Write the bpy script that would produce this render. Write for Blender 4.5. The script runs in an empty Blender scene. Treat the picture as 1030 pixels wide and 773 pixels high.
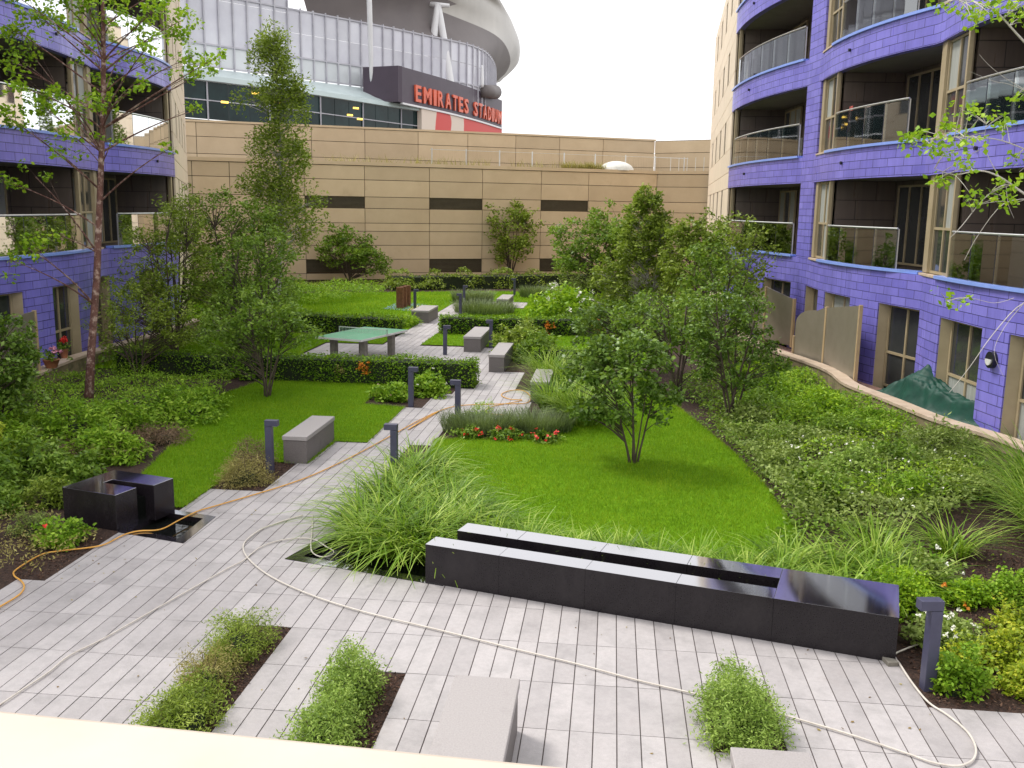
import bpy, math, random
import numpy as np
from mathutils import Vector
random.seed(7)
RNG = np.random.default_rng(11)
scene = bpy.context.scene
COL = scene.collection

# ------------------------------------------------------------------ camera geometry
F, PITCH, ROLL, YAW = 962.4, 0.1828, 0.0155, -0.1021
CAM = np.array([-0.1802, -9.6100, 4.6045])
cp, sp, cy_, sy_ = math.cos(PITCH), math.sin(PITCH), math.cos(YAW), math.sin(YAW)
FW = np.array([sy_*cp, cy_*cp, -sp]); R0 = np.array([cy_, -sy_, 0.0]); U0 = np.cross(R0, FW)
RT = math.cos(ROLL)*R0 + math.sin(ROLL)*U0
UP = -math.sin(ROLL)*R0 + math.cos(ROLL)*U0
def ray(px, py): return FW + RT*((px-515)/F) - UP*((py-386.5)/F)
def G(px, py, z=0.0):
    """ground (or level z) point surveyed from a photo position"""
    d = ray(px, py); t = (z-CAM[2])/d[2]; p = CAM + t*d
    return (float(p[0]), float(p[1]), z)
def D(px, py, dist):
    """point at a given distance along the view axis"""
    p = CAM + dist*ray(px, py); return (float(p[0]), float(p[1]), float(p[2]))

cd = bpy.data.cameras.new('camera'); cam = bpy.data.objects.new('camera', cd); COL.objects.link(cam)
from mathutils import Matrix
M = Matrix(((RT[0], UP[0], -FW[0]), (RT[1], UP[1], -FW[1]), (RT[2], UP[2], -FW[2])))
cam.matrix_world = Matrix.Translation(Vector(CAM)) @ M.to_4x4()
cd.sensor_width = 36; cd.lens = F/1030*36; cd.clip_start = 0.05; cd.clip_end = 3000
scene.camera = cam

# ------------------------------------------------------------------ materials
def newmat(name):
    m = bpy.data.materials.new(name); m.use_nodes = True
    nt = m.node_tree; b = nt.nodes['Principled BSDF']
    return m, nt, b
def N(nt, t, **kw):
    n = nt.nodes.new(t)
    for k, v in kw.items():
        if k in n.inputs.keys(): n.inputs[k].default_value = v
        else: setattr(n, k, v)
    return n
def ramp(nt, fac, stops):
    r = nt.nodes.new('ShaderNodeValToRGB'); e = r.color_ramp.elements
    while len(e) < len(stops): e.new(0.5)
    for i, (p, c) in enumerate(stops): e[i].position = p; e[i].color = (*c, 1)
    nt.links.new(fac, r.inputs['Fac']); return r.outputs['Color']
def mixc(nt, fac, a, b, bt='MIX'):
    m = nt.nodes.new('ShaderNodeMix'); m.data_type = 'RGBA'; m.blend_type = bt
    for s, v in ((0, fac), (6, a), (7, b)):
        if hasattr(v, 'is_output'): nt.links.new(v, m.inputs[s])
        else: m.inputs[s].default_value = v if s == 0 else (*v, 1)
    return m.outputs[2]
def tc(nt, which='Object'): return nt.nodes.new('ShaderNodeTexCoord').outputs[which]
def noise(nt, scale, detail=4, rough=.55, vec=None, stretch=None):
    v = vec if vec is not None else tc(nt)
    if stretch:
        mp = N(nt, 'ShaderNodeMapping'); mp.inputs['Scale'].default_value = stretch
        nt.links.new(v, mp.inputs['Vector']); v = mp.outputs[0]
    n = N(nt, 'ShaderNodeTexNoise', Scale=scale, Detail=detail, Roughness=rough)
    nt.links.new(v, n.inputs['Vector']); return n.outputs['Fac']
def bump(nt, b, h, strength=.3, dist=.01):
    n = N(nt, 'ShaderNodeBump', Strength=strength, Distance=dist)
    nt.links.new(h, n.inputs['Height']); nt.links.new(n.outputs[0], b.inputs['Normal'])
def surf(name, c1, c2, scale=6, rough=.6, bs=.2, bd=.005, metal=0, spec=.5, fine=60, island=0.0, stretch=None, stain=None):
    m, nt, b = newmat(name)
    f = noise(nt, scale, 6, .6, stretch=stretch)
    c = ramp(nt, f, [(.3, c1), (.7, c2)])
    if island:
        g = nt.nodes.new('ShaderNodeNewGeometry').outputs['Random Per Island']
        k = ramp(nt, g, [(0, (1-island,)*3), (1, (1+island,)*3)])
        c = mixc(nt, 1.0, c, k, 'MULTIPLY')
    if stain:
        f3 = noise(nt, stain[0], 5, .65)
        r = N(nt, 'ShaderNodeMapRange'); r.inputs[1].default_value = stain[1]; r.inputs[2].default_value = stain[1]+.18
        nt.links.new(f3, r.inputs[0]); c = mixc(nt, r.outputs[0], c, stain[2])
    nt.links.new(c, b.inputs['Base Color'])
    b.inputs['Roughness'].default_value = rough; b.inputs['Metallic'].default_value = metal
    b.inputs['Specular IOR Level'].default_value = spec
    if bs: bump(nt, b, noise(nt, fine, 3), bs, bd)
    return m
def leafmat(name, dark, mid, light, rough=.45, trans=.3, clump=1.2, spec=.4):
    m, nt, b = newmat(name)
    g = nt.nodes.new('ShaderNodeNewGeometry').outputs['Random Per Island']
    n = noise(nt, clump, 3, .6)
    a = N(nt, 'ShaderNodeMath', operation='MULTIPLY_ADD'); nt.links.new(g, a.inputs[0]); a.inputs[1].default_value = .55
    a2 = N(nt, 'ShaderNodeMath', operation='MULTIPLY_ADD'); nt.links.new(n, a2.inputs[0]); a2.inputs[1].default_value = .9; a2.inputs[2].default_value = -.22
    nt.links.new(a2.outputs[0], a.inputs[2])
    c = ramp(nt, a.outputs[0], [(.12, dark), (.5, mid), (.92, light)])
    nt.links.new(c, b.inputs['Base Color']); b.inputs['Roughness'].default_value = rough
    b.inputs['Specular IOR Level'].default_value = spec
    tr = nt.nodes.new('ShaderNodeBsdfTranslucent'); nt.links.new(mixc(nt, .45, c, (.30, .42, .02), 'MIX'), tr.inputs['Color'])
    mx = nt.nodes.new('ShaderNodeMixShader'); mx.inputs[0].default_value = trans
    nt.links.new(b.outputs[0], mx.inputs[1]); nt.links.new(tr.outputs[0], mx.inputs[2])
    nt.links.new(mx.outputs[0], nt.nodes['Material Output'].inputs['Surface'])
    return m
def glassmat(name, tint, fres=.12, rough=.03):
    m, nt, b = newmat(name)
    t = N(nt, 'ShaderNodeBsdfTransparent'); t.inputs[0].default_value = (*tint, 1)
    g = N(nt, 'ShaderNodeBsdfGlossy', Roughness=rough); g.inputs[0].default_value = (.9, .93, .95, 1)
    fr = N(nt, 'ShaderNodeFresnel', IOR=1.5)
    ad = N(nt, 'ShaderNodeMath', operation='ADD'); nt.links.new(fr.outputs[0], ad.inputs[0]); ad.inputs[1].default_value = fres
    mx = nt.nodes.new('ShaderNodeMixShader'); nt.links.new(ad.outputs[0], mx.inputs[0])
    nt.links.new(t.outputs[0], mx.inputs[1]); nt.links.new(g.outputs[0], mx.inputs[2])
    nt.links.new(mx.outputs[0], nt.nodes['Material Output'].inputs['Surface'])
    return m
def brickmat(name, c1, c2, mortar, bw, bh, rough=.4, ms=.008, offs=.5):
    m, nt, b = newmat(name)
    uv = tc(nt, 'UV')
    br = N(nt, 'ShaderNodeTexBrick'); br.offset = offs; br.squash = 1
    br.inputs['Color1'].default_value = (*c1, 1); br.inputs['Color2'].default_value = (*c2, 1); br.inputs['Mortar'].default_value = (*mortar, 1)
    br.inputs['Scale'].default_value = 1; br.inputs['Mortar Size'].default_value = ms; br.inputs['Mortar Smooth'].default_value = .1
    br.inputs['Brick Width'].default_value = bw; br.inputs['Row Height'].default_value = bh
    nt.links.new(uv, br.inputs['Vector'])
    f = noise(nt, 1.1, 5, .6)
    c = mixc(nt, .45, br.outputs['Color'], ramp(nt, f, [(.25, (.66,)*3), (.75, (1.25,)*3)]), 'MULTIPLY')
    mpg = N(nt, 'ShaderNodeMapping'); mpg.inputs['Scale'].default_value = (1.6, .14, 1); nt.links.new(uv, mpg.inputs['Vector'])
    gn = N(nt, 'ShaderNodeTexNoise', Scale=2.2, Detail=6, Roughness=.7); nt.links.new(mpg.outputs[0], gn.inputs['Vector'])
    c = mixc(nt, .5, c, ramp(nt, gn.outputs['Fac'], [(.35, (.70, .72, .74)), (.62, (1.12, 1.12, 1.1))]), 'MULTIPLY')
    nt.links.new(ramp(nt, gn.outputs['Fac'], [(.35, (.42,)*3), (.7, (.22,)*3)]), b.inputs['Roughness'])
    nt.links.new(c, b.inputs['Base Color'])
    inv = N(nt, 'ShaderNodeMath', operation='SUBTRACT'); inv.inputs[0].default_value = 1; nt.links.new(br.outputs['Fac'], inv.inputs[1])
    bump(nt, b, inv.outputs[0], .6, .012)
    return m

MT = {}
MT['purple'] = brickmat('purple_glazed_block', (.250, .222, .70), (.190, .168, .60), (.030, .024, .13), .66, .213, .27)
MT['lip'] = surf('blue_coping_paint', (.22, .34, .80), (.28, .40, .88), 3, .28, .05)
MT['tan'] = surf('tan_cladding', (.56, .425, .27), (.63, .49, .32), .8, .42, .08, .004, island=.085, stain=(.9, .60, (.54, .405, .25)))
MT['tandark'] = surf('olive_frame', (.34, .27, .16), (.42, .34, .21), 2, .5, .1)
MT['cream'] = surf('cream_stone', (.70, .58, .44), (.76, .64, .50), 1.5, .6, .1, island=.05)
MT['joint'] = surf('dark_joint', (.085, .062, .040), (.11, .080, .052), 5, .9, 0)
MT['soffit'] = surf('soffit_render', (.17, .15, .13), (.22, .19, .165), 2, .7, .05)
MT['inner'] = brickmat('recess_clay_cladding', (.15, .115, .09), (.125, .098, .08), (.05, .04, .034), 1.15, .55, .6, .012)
MT['recess_purple'] = MT['purple']
MT['pane'] = surf('window_pane_glass', (.030, .033, .034), (.060, .062, .058), .9, .06, 0, spec=.6)
MT['blind'] = surf('net_curtain', (.26, .27, .24), (.40, .41, .38), 3, .6, .2, .01, stretch=(9, 9, .4))
MT['bglass'] = glassmat('balustrade_glass', (.78, .80, .76), .19)
MT['chrome'] = surf('brushed_steel_rail', (.60, .60, .58), (.72, .72, .70), 8, .3, .05, metal=.7)
MT['lampblack'] = surf('black_lamp_housing', (.012, .012, .018), (.02, .02, .028), 9, .35, 0)
MT['lampglass'] = surf('opal_lamp_glass', (.62, .62, .60), (.72, .72, .70), 9, .25, 0)
MT['stone'] = surf('sandstone_coping', (.44, .33, .23), (.58, .46, .35), 2.4, .75, .3, .01, stain=(1.6, .55, (.30, .24, .17)))
MT['render'] = surf('buff_retaining_wall', (.21, .17, .09), (.31, .25, .14), 1.8, .85, .4, .01, stain=(2.2, .5, (.10, .10, .045)))
MT['deck'] = surf('pink_terrace_paving', (.52, .30, .22), (.60, .38, .30), 4, .8, .3)
MT['frost'] = surf('frosted_screen_panel', (.195, .168, .128), (.235, .205, .160), 3, .32, .05, spec=.5)
MT['wood'] = surf('pale_timber_post', (.42, .30, .16), (.52, .38, .22), 5, .6, .2, stretch=(10, 10, 1))
MT['bollard'] = surf('indigo_grey_powder_coat', (.050, .050, .088), (.066, .066, .112), 7, .42, .06, fine=180)
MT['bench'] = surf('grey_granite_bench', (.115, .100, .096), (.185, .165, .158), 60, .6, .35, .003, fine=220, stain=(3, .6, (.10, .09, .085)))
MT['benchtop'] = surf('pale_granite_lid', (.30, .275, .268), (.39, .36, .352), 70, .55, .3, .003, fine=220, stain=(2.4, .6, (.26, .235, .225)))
MT['stem'] = surf('bark_brown', (.055, .038, .026), (.12, .09, .065), 14, .85, .5, .01, stretch=(1, 1, .4))
MT['birch'] = surf('peeling_river_birch_bark', (.10, .040, .030), (.24, .11, .08), 12, .8, .9, .04, stretch=(1, 1, .45), stain=(8, .50, (.66, .50, .40)))
MT['whitebark'] = surf('silver_birch_bark', (.40, .37, .32), (.62, .58, .52), 6, .7, .3, .01, stain=(9, .60, (.06, .05, .04)))
MT['soil'] = surf('bark_mulch_soil', (.018, .009, .006), (.085, .043, .028), 26, .95, 1.0, .05, fine=38, stain=(60, .62, (.16, .095, .06)))
MT['ground'] = surf('distant_ground', (.10, .09, .075), (.15, .14, .12), .1, .9, .1)
MT['white'] = surf('cream_white_parapet', (.50, .405, .325), (.60, .53, .46), 1.5, .45, .02)
MT['hose_y'] = surf('orange_rubber_hose', (.62, .30, .045), (.72, .38, .07), 12, .45, .05)
MT['hose_w'] = surf('off_white_hose', (.55, .50, .44), (.68, .63, .56), 12, .45, .05)
MT['tarp'] = surf('dark_green_tarpaulin', (.003, .040, .026), (.007, .064, .042), 5, .55, .35, .02, fine=9, spec=.3)
MT['ppgreen'] = surf('green_table_paint', (.10, .36, .19), (.13, .43, .24), 4, .4, .05)
MT['ppwhite'] = surf('white_line_paint', (.62, .62, .58), (.74, .74, .70), 6, .5, 0)
MT['concrete'] = surf('table_leg_concrete', (.17, .155, .13), (.27, .25, .21), 9, .8, .4)
MT['rust'] = surf('rusty_steel', (.11, .042, .018), (.22, .09, .04), 12, .8, .4)
MT['mat'] = surf('blue_rubber_mat', (.13, .24, .36), (.20, .33, .46), 20, .85, .3)
MT['sand'] = surf('pale_rubber_mat', (.55, .45, .30), (.62, .52, .36), 20, .85, .3)
MT['terracotta'] = surf('terracotta', (.34, .13, .06), (.42, .18, .09), 10, .75, .2)
MT['flower_red'] = surf('red_petals', (.60, .014, .012), (.80, .04, .02), 20, .6, 0)
MT['flower_pink'] = surf('pink_petals', (.75, .25, .38), (.85, .45, .55), 20, .6, 0)
MT['flower_white'] = surf('white_petals', (.72, .72, .58), (.85, .84, .74), 20, .6, 0)
MT['flower_orange'] = surf('orange_leaves', (.62, .17, .01), (.80, .30, .02), 20, .6, 0)
# foliage
MT['lawn'] = leafmat('lawn_blades', (.090, .220, .004), (.195, .375, .008), (.40, .50, .03), .5, .42, .45, .15)
MT['lawnbase'] = surf('lawn_turf', (.095, .220, .006), (.165, .320, .010), 5, .9, .6, .03, spec=.1, fine=70)
MT['leaf_dark'] = leafmat('leaf_dark_glossy', (.026, .062, .005), (.098, .185, .018), (.34, .50, .11), .40, .32, 3.2, .30)
MT['leaf_mid'] = leafmat('leaf_mid_green', (.042, .095, .006), (.145, .260, .022), (.42, .58, .11), .43, .34, 2.6, .25)
MT['leaf_olive'] = leafmat('leaf_olive', (.064, .105, .007), (.205, .290, .028), (.50, .60, .12), .46, .34, 2.4, .25)
MT['leaf_fresh'] = leafmat('leaf_fresh_green', (.075, .180, .005), (.25, .45, .016), (.55, .74, .05), .45, .4, 1.8, .25)
MT['leaf_fern'] = leafmat('leaf_fern_light', (.060, .150, .007), (.205, .380, .020), (.48, .66, .08), .5, .36, 1.8, .2)
MT['leaf_sage'] = leafmat('leaf_sage', (.066, .105, .018), (.210, .290, .058), (.50, .60, .19), .5, .32, 2.6, .22)
MT['leaf_yellow'] = leafmat('leaf_yellow_green', (.10, .17, .010), (.32, .42, .022), (.66, .64, .06), .45, .35, 3.5, .3)
MT['leaf_pale'] = leafmat('leaf_pale_green', (.085, .150, .020), (.245, .375, .062), (.52, .66, .17), .5, .32, 3, .2)
MT['leaf_hedge'] = leafmat('leaf_box_hedge', (.032, .085, .004), (.125, .265, .012), (.38, .58, .03), .45, .34, 2.4, .2)
MT['leaf_brown'] = leafmat('dry_brown_stems', (.085, .048, .028), (.19, .12, .072), (.34, .25, .15), .7, .1, 2.2, .2)
MT['leaf_heath'] = leafmat('heather_foliage', (.15, .120, .040), (.34, .290, .095), (.56, .50, .20), .6, .25, 2.2, .15)
MT['blade'] = leafmat('sedge_blades', (.045, .110, .005), (.190, .345, .020), (.60, .72, .16), .42, .36, 2.4, .25)
MT['blade_grey'] = leafmat('lavender_blades', (.085, .120, .050), (.18, .235, .105), (.32, .38, .19), .55, .25, 1.5, .3)
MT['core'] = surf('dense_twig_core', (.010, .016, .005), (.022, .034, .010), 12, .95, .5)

def granite():
    m, nt, b = newmat('polished_black_granite')
    f = noise(nt, 40, 4, .7); c = ramp(nt, f, [(.35, (.010, .009, .012)), (.75, (.026, .023, .028))])
    streak = noise(nt, 1.0, 6, .65, stretch=(1.6, .5, .5))
    c = mixc(nt, ramp(nt, streak, [(.52, (0, 0, 0)), (.75, (.16,)*3)]), c, (.16, .14, .15))
    nt.links.new(c, b.inputs['Base Color'])
    r = ramp(nt, streak, [(.3, (.03,)*3), (.8, (.12,)*3)]); nt.links.new(r, b.inputs['Roughness'])
    gl = N(nt, 'ShaderNodeBsdfGlossy'); gl.inputs[0].default_value = (.93, .92, .95, 1)
    nt.links.new(ramp(nt, streak, [(.3, (.03,)*3), (.8, (.12,)*3)]), gl.inputs['Roughness'])
    fr = N(nt, 'ShaderNodeFresnel', IOR=3.4); ad = N(nt, 'ShaderNodeMath', operation='MULTIPLY_ADD'); nt.links.new(fr.outputs[0], ad.inputs[0]); ad.inputs[1].default_value = 1.25; ad.inputs[2].default_value = .06
    ad.use_clamp = True
    ms = nt.nodes.new('ShaderNodeMixShader'); nt.links.new(ad.outputs[0], ms.inputs[0]); nt.links.new(b.outputs[0], ms.inputs[1]); nt.links.new(gl.outputs[0], ms.inputs[2])
    nt.links.new(ms.outputs[0], nt.nodes['Material Output'].inputs['Surface'])
    return m
MT['granite'] = granite()
def granite_side():
    m, nt, b = newmat('flamed_black_granite')
    f = noise(nt, 60, 4, .7); c = ramp(nt, f, [(.3, (.008, .006, .008)), (.75, (.020, .016, .019))])
    s2 = noise(nt, 2.2, 5, .6, stretch=(1, 1, .5)); c = mixc(nt, ramp(nt, s2, [(.5, (0, 0, 0)), (.8, (.4,)*3)]), c, (.055, .048, .050))
    nt.links.new(c, b.inputs['Base Color']); b.inputs['Roughness'].default_value = .26; b.inputs['Specular IOR Level'].default_value = .4
    return m
MT['granite_side'] = granite_side()
def water():
    m, nt, b = newmat('dark_water')
    b.inputs['Base Color'].default_value = (.006, .007, .006, 1); b.inputs['Roughness'].default_value = .03
    b.inputs['IOR'].default_value = 1.33
    bump(nt, b, noise(nt, 9, 3), .15, .01); return m
MT['water'] = water()
def paver():
    m, nt, b = newmat('grey_granite_paving')
    g = nt.nodes.new('ShaderNodeNewGeometry').outputs['Random Per Island']
    c0 = ramp(nt, g, [(0, (.375, .348, .346)), (.5, (.418, .390, .388)), (1, (.462, .432, .428))])
    blot = noise(nt, 2.6, 6, .65)
    c = mixc(nt, .8, c0, ramp(nt, blot, [(.28, (.74, .74, .74)), (.5, (1, 1, 1)), (.75, (1.14, 1.13, 1.13))]), 'MULTIPLY')
    mid = noise(nt, 17, 5, .7)
    c = mixc(nt, .7, c, ramp(nt, mid, [(.3, (.87,)*3), (.7, (1.08,)*3)]), 'MULTIPLY')
    sp_ = noise(nt, 190, 2, .6)
    c = mixc(nt, .55, c, ramp(nt, sp_, [(.35, (.72,)*3), (.6, (1.1,)*3)]), 'MULTIPLY')
    sn = noise(nt, 1.3, 7, .72); mr = N(nt, 'ShaderNodeMapRange'); mr.inputs[1].default_value = .56; mr.inputs[2].default_value = .78; mr.inputs[4].default_value = .6
    nt.links.new(sn, mr.inputs[0]); c = mixc(nt, mr.outputs[0], c, (.25, .225, .215))
    nt.links.new(c, b.inputs['Base Color']); 
    nt.links.new(ramp(nt, blot, [(.3, (.50,)*3), (.7, (.72,)*3)]), b.inputs['Roughness'])
    bump(nt, b, noise(nt, 220, 3), .25, .003)
    return m
MT['paver'] = paver()
MT['jointsand'] = surf('paving_joint_sand', (.060, .048, .046), (.10, .082, .078), 20, .95, .3)

# ------------------------------------------------------------------ mesh helpers
class MB:
    def __init__(s): s.v = []; s.f = []; s.mi = []; s.uv = {}; s.mats = []
    def m(s, mat):
        if mat not in s.mats: s.mats.append(mat)
        return s.mats.index(mat)
    def face(s, idx, mat, uv=None):
        if uv: s.uv[len(s.f)] = uv
        s.f.append(tuple(idx)); s.mi.append(s.m(mat))
    def add(s, pts, faces, mat):
        o = len(s.v); s.v += [tuple(p) for p in pts]
        for f in faces: s.face([o+i for i in f], mat)
    def box(s, x0, x1, y0, y1, z0, z1, mat, rot=0, org=(0, 0)):
        c, q = math.cos(rot), math.sin(rot); P = []
        for z in (z0, z1):
            for x, y in ((x0, y0), (x1, y0), (x1, y1), (x0, y1)):
                P.append((org[0]+x*c-y*q, org[1]+x*q+y*c, z))
        s.add(P, [(0, 3, 2, 1), (4, 5, 6, 7), (0, 1, 5, 4), (1, 2, 6, 5), (2, 3, 7, 6), (3, 0, 4, 7)], mat)
    def poly(s, pts, z, mat): s.add([(p[0], p[1], z) for p in pts], [tuple(range(len(pts)))], mat)
    def prism(s, pts, z0, z1, mat, matside=None):
        n = len(pts); P = [(p[0], p[1], z0) for p in pts] + [(p[0], p[1], z1) for p in pts]
        o = len(s.v); s.v += P
        s.face([o+n+i for i in range(n)], mat); s.face([o+n-1-i for i in range(n)], matside or mat)
        for i in range(n):
            j = (i+1) % n; s.face((o+i, o+j, o+n+j, o+n+i), matside or mat)
    def wallseg(s, a, b, z0, z1, th, mat, u0=0):
        """vertical slab a->b, thickness th to the left side, with brick UVs on all vertical faces"""
        dx, dy = b[0]-a[0], b[1]-a[1]; L = math.hypot(dx, dy); nx, ny = -dy/L*th, dx/L*th
        pl = [(a[0], a[1]), (b[0], b[1]), (b[0]+nx, b[1]+ny), (a[0]+nx, a[1]+ny)]
        o = len(s.v)
        s.v += [(p[0], p[1], z0) for p in pl] + [(p[0], p[1], z1) for p in pl]
        us = [u0, u0+L, u0+L+abs(th), u0-abs(th)]
        s.face((o, o+1, o+5, o+4), mat, [(u0, z0), (u0+L, z0), (u0+L, z1), (u0, z1)])
        s.face((o+1, o+2, o+6, o+5), mat, [(u0+L, z0), (us[2], z0), (us[2], z1), (u0+L, z1)])
        s.face((o+2, o+3, o+7, o+6), mat, [(u0+L, z0), (u0, z0), (u0, z1), (u0+L, z1)])
        s.face((o+3, o, o+4, o+7), mat, [(us[3], z0), (u0, z0), (u0, z1), (us[3], z1)])
        s.face((o+4, o+5, o+6, o+7), mat, [(0, 0), (.1, 0), (.1, .02), (0, .02)])
        s.face((o+3, o+2, o+1, o), mat, [(0, 0), (.1, 0), (.1, .02), (0, .02)])
    def tube(s, pts, r, mat, k=6, cap=True):
        P = [Vector(p) for p in pts]; n = len(P)
        rs = r if isinstance(r, (list, tuple)) else [r]*n
        o = len(s.v); prev = None
        for i, p in enumerate(P):
            t = (P[min(i+1, n-1)]-P[max(i-1, 0)])
            if t.length < 1e-9: t = Vector((0, 0, 1))
            t.normalize()
            if prev is None:
                a = t.orthogonal().normalized()
            else:
                a = prev - t*prev.dot(t)
                a = a.normalized() if a.length > 1e-6 else t.orthogonal().normalized()
            prev = a; b = t.cross(a)
            for j in range(k):
                an = 2*math.pi*j/k; q = p + (a*math.cos(an)+b*math.sin(an))*rs[i]; s.v.append(tuple(q))
        for i in range(n-1):
            for j in range(k):
                j2 = (j+1) % k; s.face((o+i*k+j, o+i*k+j2, o+(i+1)*k+j2, o+(i+1)*k+j), mat)
        if cap:
            s.face([o+k-1-j for j in range(k)], mat); s.face([o+(n-1)*k+j for j in range(k)], mat)
    def build(s, name, parent=None, smooth=False, bevel=0):
        me = bpy.data.meshes.new(name); me.from_pydata(s.v, [], s.f)
        for mt in s.mats: me.materials.append(mt)
        me.polygons.foreach_set('material_index', s.mi)
        if s.uv:
            ul = me.uv_layers.new(name='UVMap')
            for fi, uvs in s.uv.items():
                p = me.polygons[fi]
                for k, li in enumerate(p.loop_indices): ul.data[li].uv = uvs[k]
        if smooth: me.polygons.foreach_set('use_smooth', [True]*len(s.f))
        me.update(); o = bpy.data.objects.new(name, me); COL.objects.link(o)
        if parent: o.parent = parent
        if bevel:
            b = o.modifiers.new('bevel', 'BEVEL'); b.width = bevel; b.segments = 2; b.limit_method = 'ANGLE'
        return o
def quads(name, V, mats, parent=None, nf=4, mi=None):
    """V: (n, nf, 3) array of separate faces"""
    n = V.shape[0]; me = bpy.data.meshes.new(name)
    me.vertices.add(n*nf); me.loops.add(n*nf); me.polygons.add(n)
    me.vertices.foreach_set('co', V.reshape(-1).astype(np.float32))
    me.loops.foreach_set('vertex_index', np.arange(n*nf, dtype=np.int32))
    me.polygons.foreach_set('loop_start', np.arange(0, n*nf, nf, dtype=np.int32))
    for m in mats: me.materials.append(m)
    if mi is not None: me.polygons.foreach_set('material_index', mi.astype(np.int32))
    me.update(calc_edges=True)
    o = bpy.data.objects.new(name, me); COL.objects.link(o)
    if parent: o.parent = parent
    return o
def empty(name, loc=(0, 0, 0)):
    o = bpy.data.objects.new(name, None); COL.objects.link(o); o.empty_display_size = .2
    o['_loc'] = 0; del o['_loc']
    return o
def tag(o, label=None, cat=None, group=None, kind=None):
    if label: o['label'] = label
    if cat: o['category'] = cat
    if group: o['group'] = group
    if kind: o['kind'] = kind
    return o

# ---------- foliage generators (numpy)
def unit(a): return a/np.maximum(np.linalg.norm(a, axis=-1, keepdims=True), 1e-9)
def leafquads(P, size, up=.5, aspect=.55, jitter=.35, out=None):
    n = len(P); d = unit(RNG.normal(size=(n, 3))*np.array([1, 1, .6])+np.array([0, 0, -.15]))
    nn = RNG.normal(size=(n, 3))*.8; nn[:, 2] += up*2
    if out is not None: nn += out*1.2
    side = unit(np.cross(d, nn)); nn = unit(np.cross(side, d))
    L = size*(1+jitter*RNG.uniform(-1, 1, (n, 1))); W = L*aspect*.5
    a = P; b = P + d*L*.45 + side*W - nn*L*.06; c = P + d*L + nn*L*-.12; e = P + d*L*.45 - side*W - nn*L*.06
    return np.stack([a, b, c, e], 1)
def cluster_points(C, k, r, flat=.75):
    """C: (m,3) centres; k leaves each"""
    m = len(C); d = RNG.normal(size=(m, k, 3)); d = unit(d)*RNG.uniform(.15, 1, (m, k, 1))**.6
    rr = np.asarray(r).reshape(-1, 1, 1)*RNG.uniform(.7, 1.25, (m, 1, 1))
    d[..., 2] *= flat
    return (C[:, None, :]+d*rr).reshape(-1, 3)
def ellipsoid_centres(c, r, m, shell=.45, gap=.0):
    out = []
    off = RNG.uniform(0, 50, 3)
    while len(out) < m:
        d = RNG.normal(size=3); d /= np.linalg.norm(d)
        q = d*(shell+(1-shell)*RNG.uniform()**.6)
        lump = 1+.22*math.sin(3*math.atan2(d[1], d[0])+off[0])*math.cos(4*d[2]+off[1])+.12*math.sin(7*d[0]+off[2])
        if d[2] < -.75: continue
        out.append(np.array(c)+q*lump*np.array(r))
    return np.array(out)
def blades(P, h, w, lean=.5, droop=.8, dirs=None, segs=4, tipw=.15):
    """curved grass blades; returns (n*segs,4,3) array of quads"""
    n = len(P); a = RNG.uniform(0, 2*np.pi, n) if dirs is None else dirs
    H = (h*(1+.35*RNG.uniform(-1, 1, n)))[:, None] if np.isscalar(h) else (h*(1+.3*RNG.uniform(-1, 1, n)))[:, None]
    ln = lean*RNG.uniform(.4, 1.5, n)[:, None]; dr = droop*RNG.uniform(.3, 1.4, n)[:, None]
    dx = np.stack([np.cos(a), np.sin(a)], 1); sd = np.stack([-np.sin(a), np.cos(a), 0*a], 1)
    rings = []
    for i in range(segs+1):
        t = i/segs
        hor = dx*H*(ln*t+dr*.6*t*t); ver = H*(t-dr*.45*t**2.4)
        c = P+np.concatenate([hor, ver], 1); ww = w*(1-(1-tipw)*t**1.5)*.5
        rings.append((c-sd*ww, c+sd*ww))
    Q = [np.stack([rings[i][0], rings[i][1], rings[i+1][1], rings[i+1][0]], 1) for i in range(segs)]
    return np.stack(Q, 1).reshape(-1, 4, 3)
def blade_object(name, P, h, w, mat, lean=.5, droop=.8, segs=4, parent=None, dirs=None):
    """connected blades (each blade one island)"""
    Q = blades(P, h, w, lean, droop, dirs, segs)
    n = len(P); Qr = Q.reshape(n, segs, 4, 3)
    V = np.zeros((n, 2*(segs+1), 3))
    for i in range(segs): V[:, 2*i] = Qr[:, i, 0]; V[:, 2*i+1] = Qr[:, i, 1]
    V[:, 2*segs] = Qr[:, -1, 3]; V[:, 2*segs+1] = Qr[:, -1, 2]
    base = (np.arange(n)*2*(segs+1))[:, None, None]
    fidx = np.array([[2*i, 2*i+1, 2*i+3, 2*i+2] for i in range(segs)])[None]
    loops = (base+fidx).reshape(-1)
    me = bpy.data.meshes.new(name); nf = n*segs
    me.vertices.add(n*2*(segs+1)); me.loops.add(nf*4); me.polygons.add(nf)
    me.vertices.foreach_set('co', V.reshape(-1).astype(np.float32)); me.loops.foreach_set('vertex_index', loops.astype(np.int32))
    me.polygons.foreach_set('loop_start', np.arange(0, nf*4, 4, dtype=np.int32)); me.materials.append(mat); me.update(calc_edges=True)
    o = bpy.data.objects.new(name, me); COL.objects.link(o)
    if parent: o.parent = parent
    return o

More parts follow.
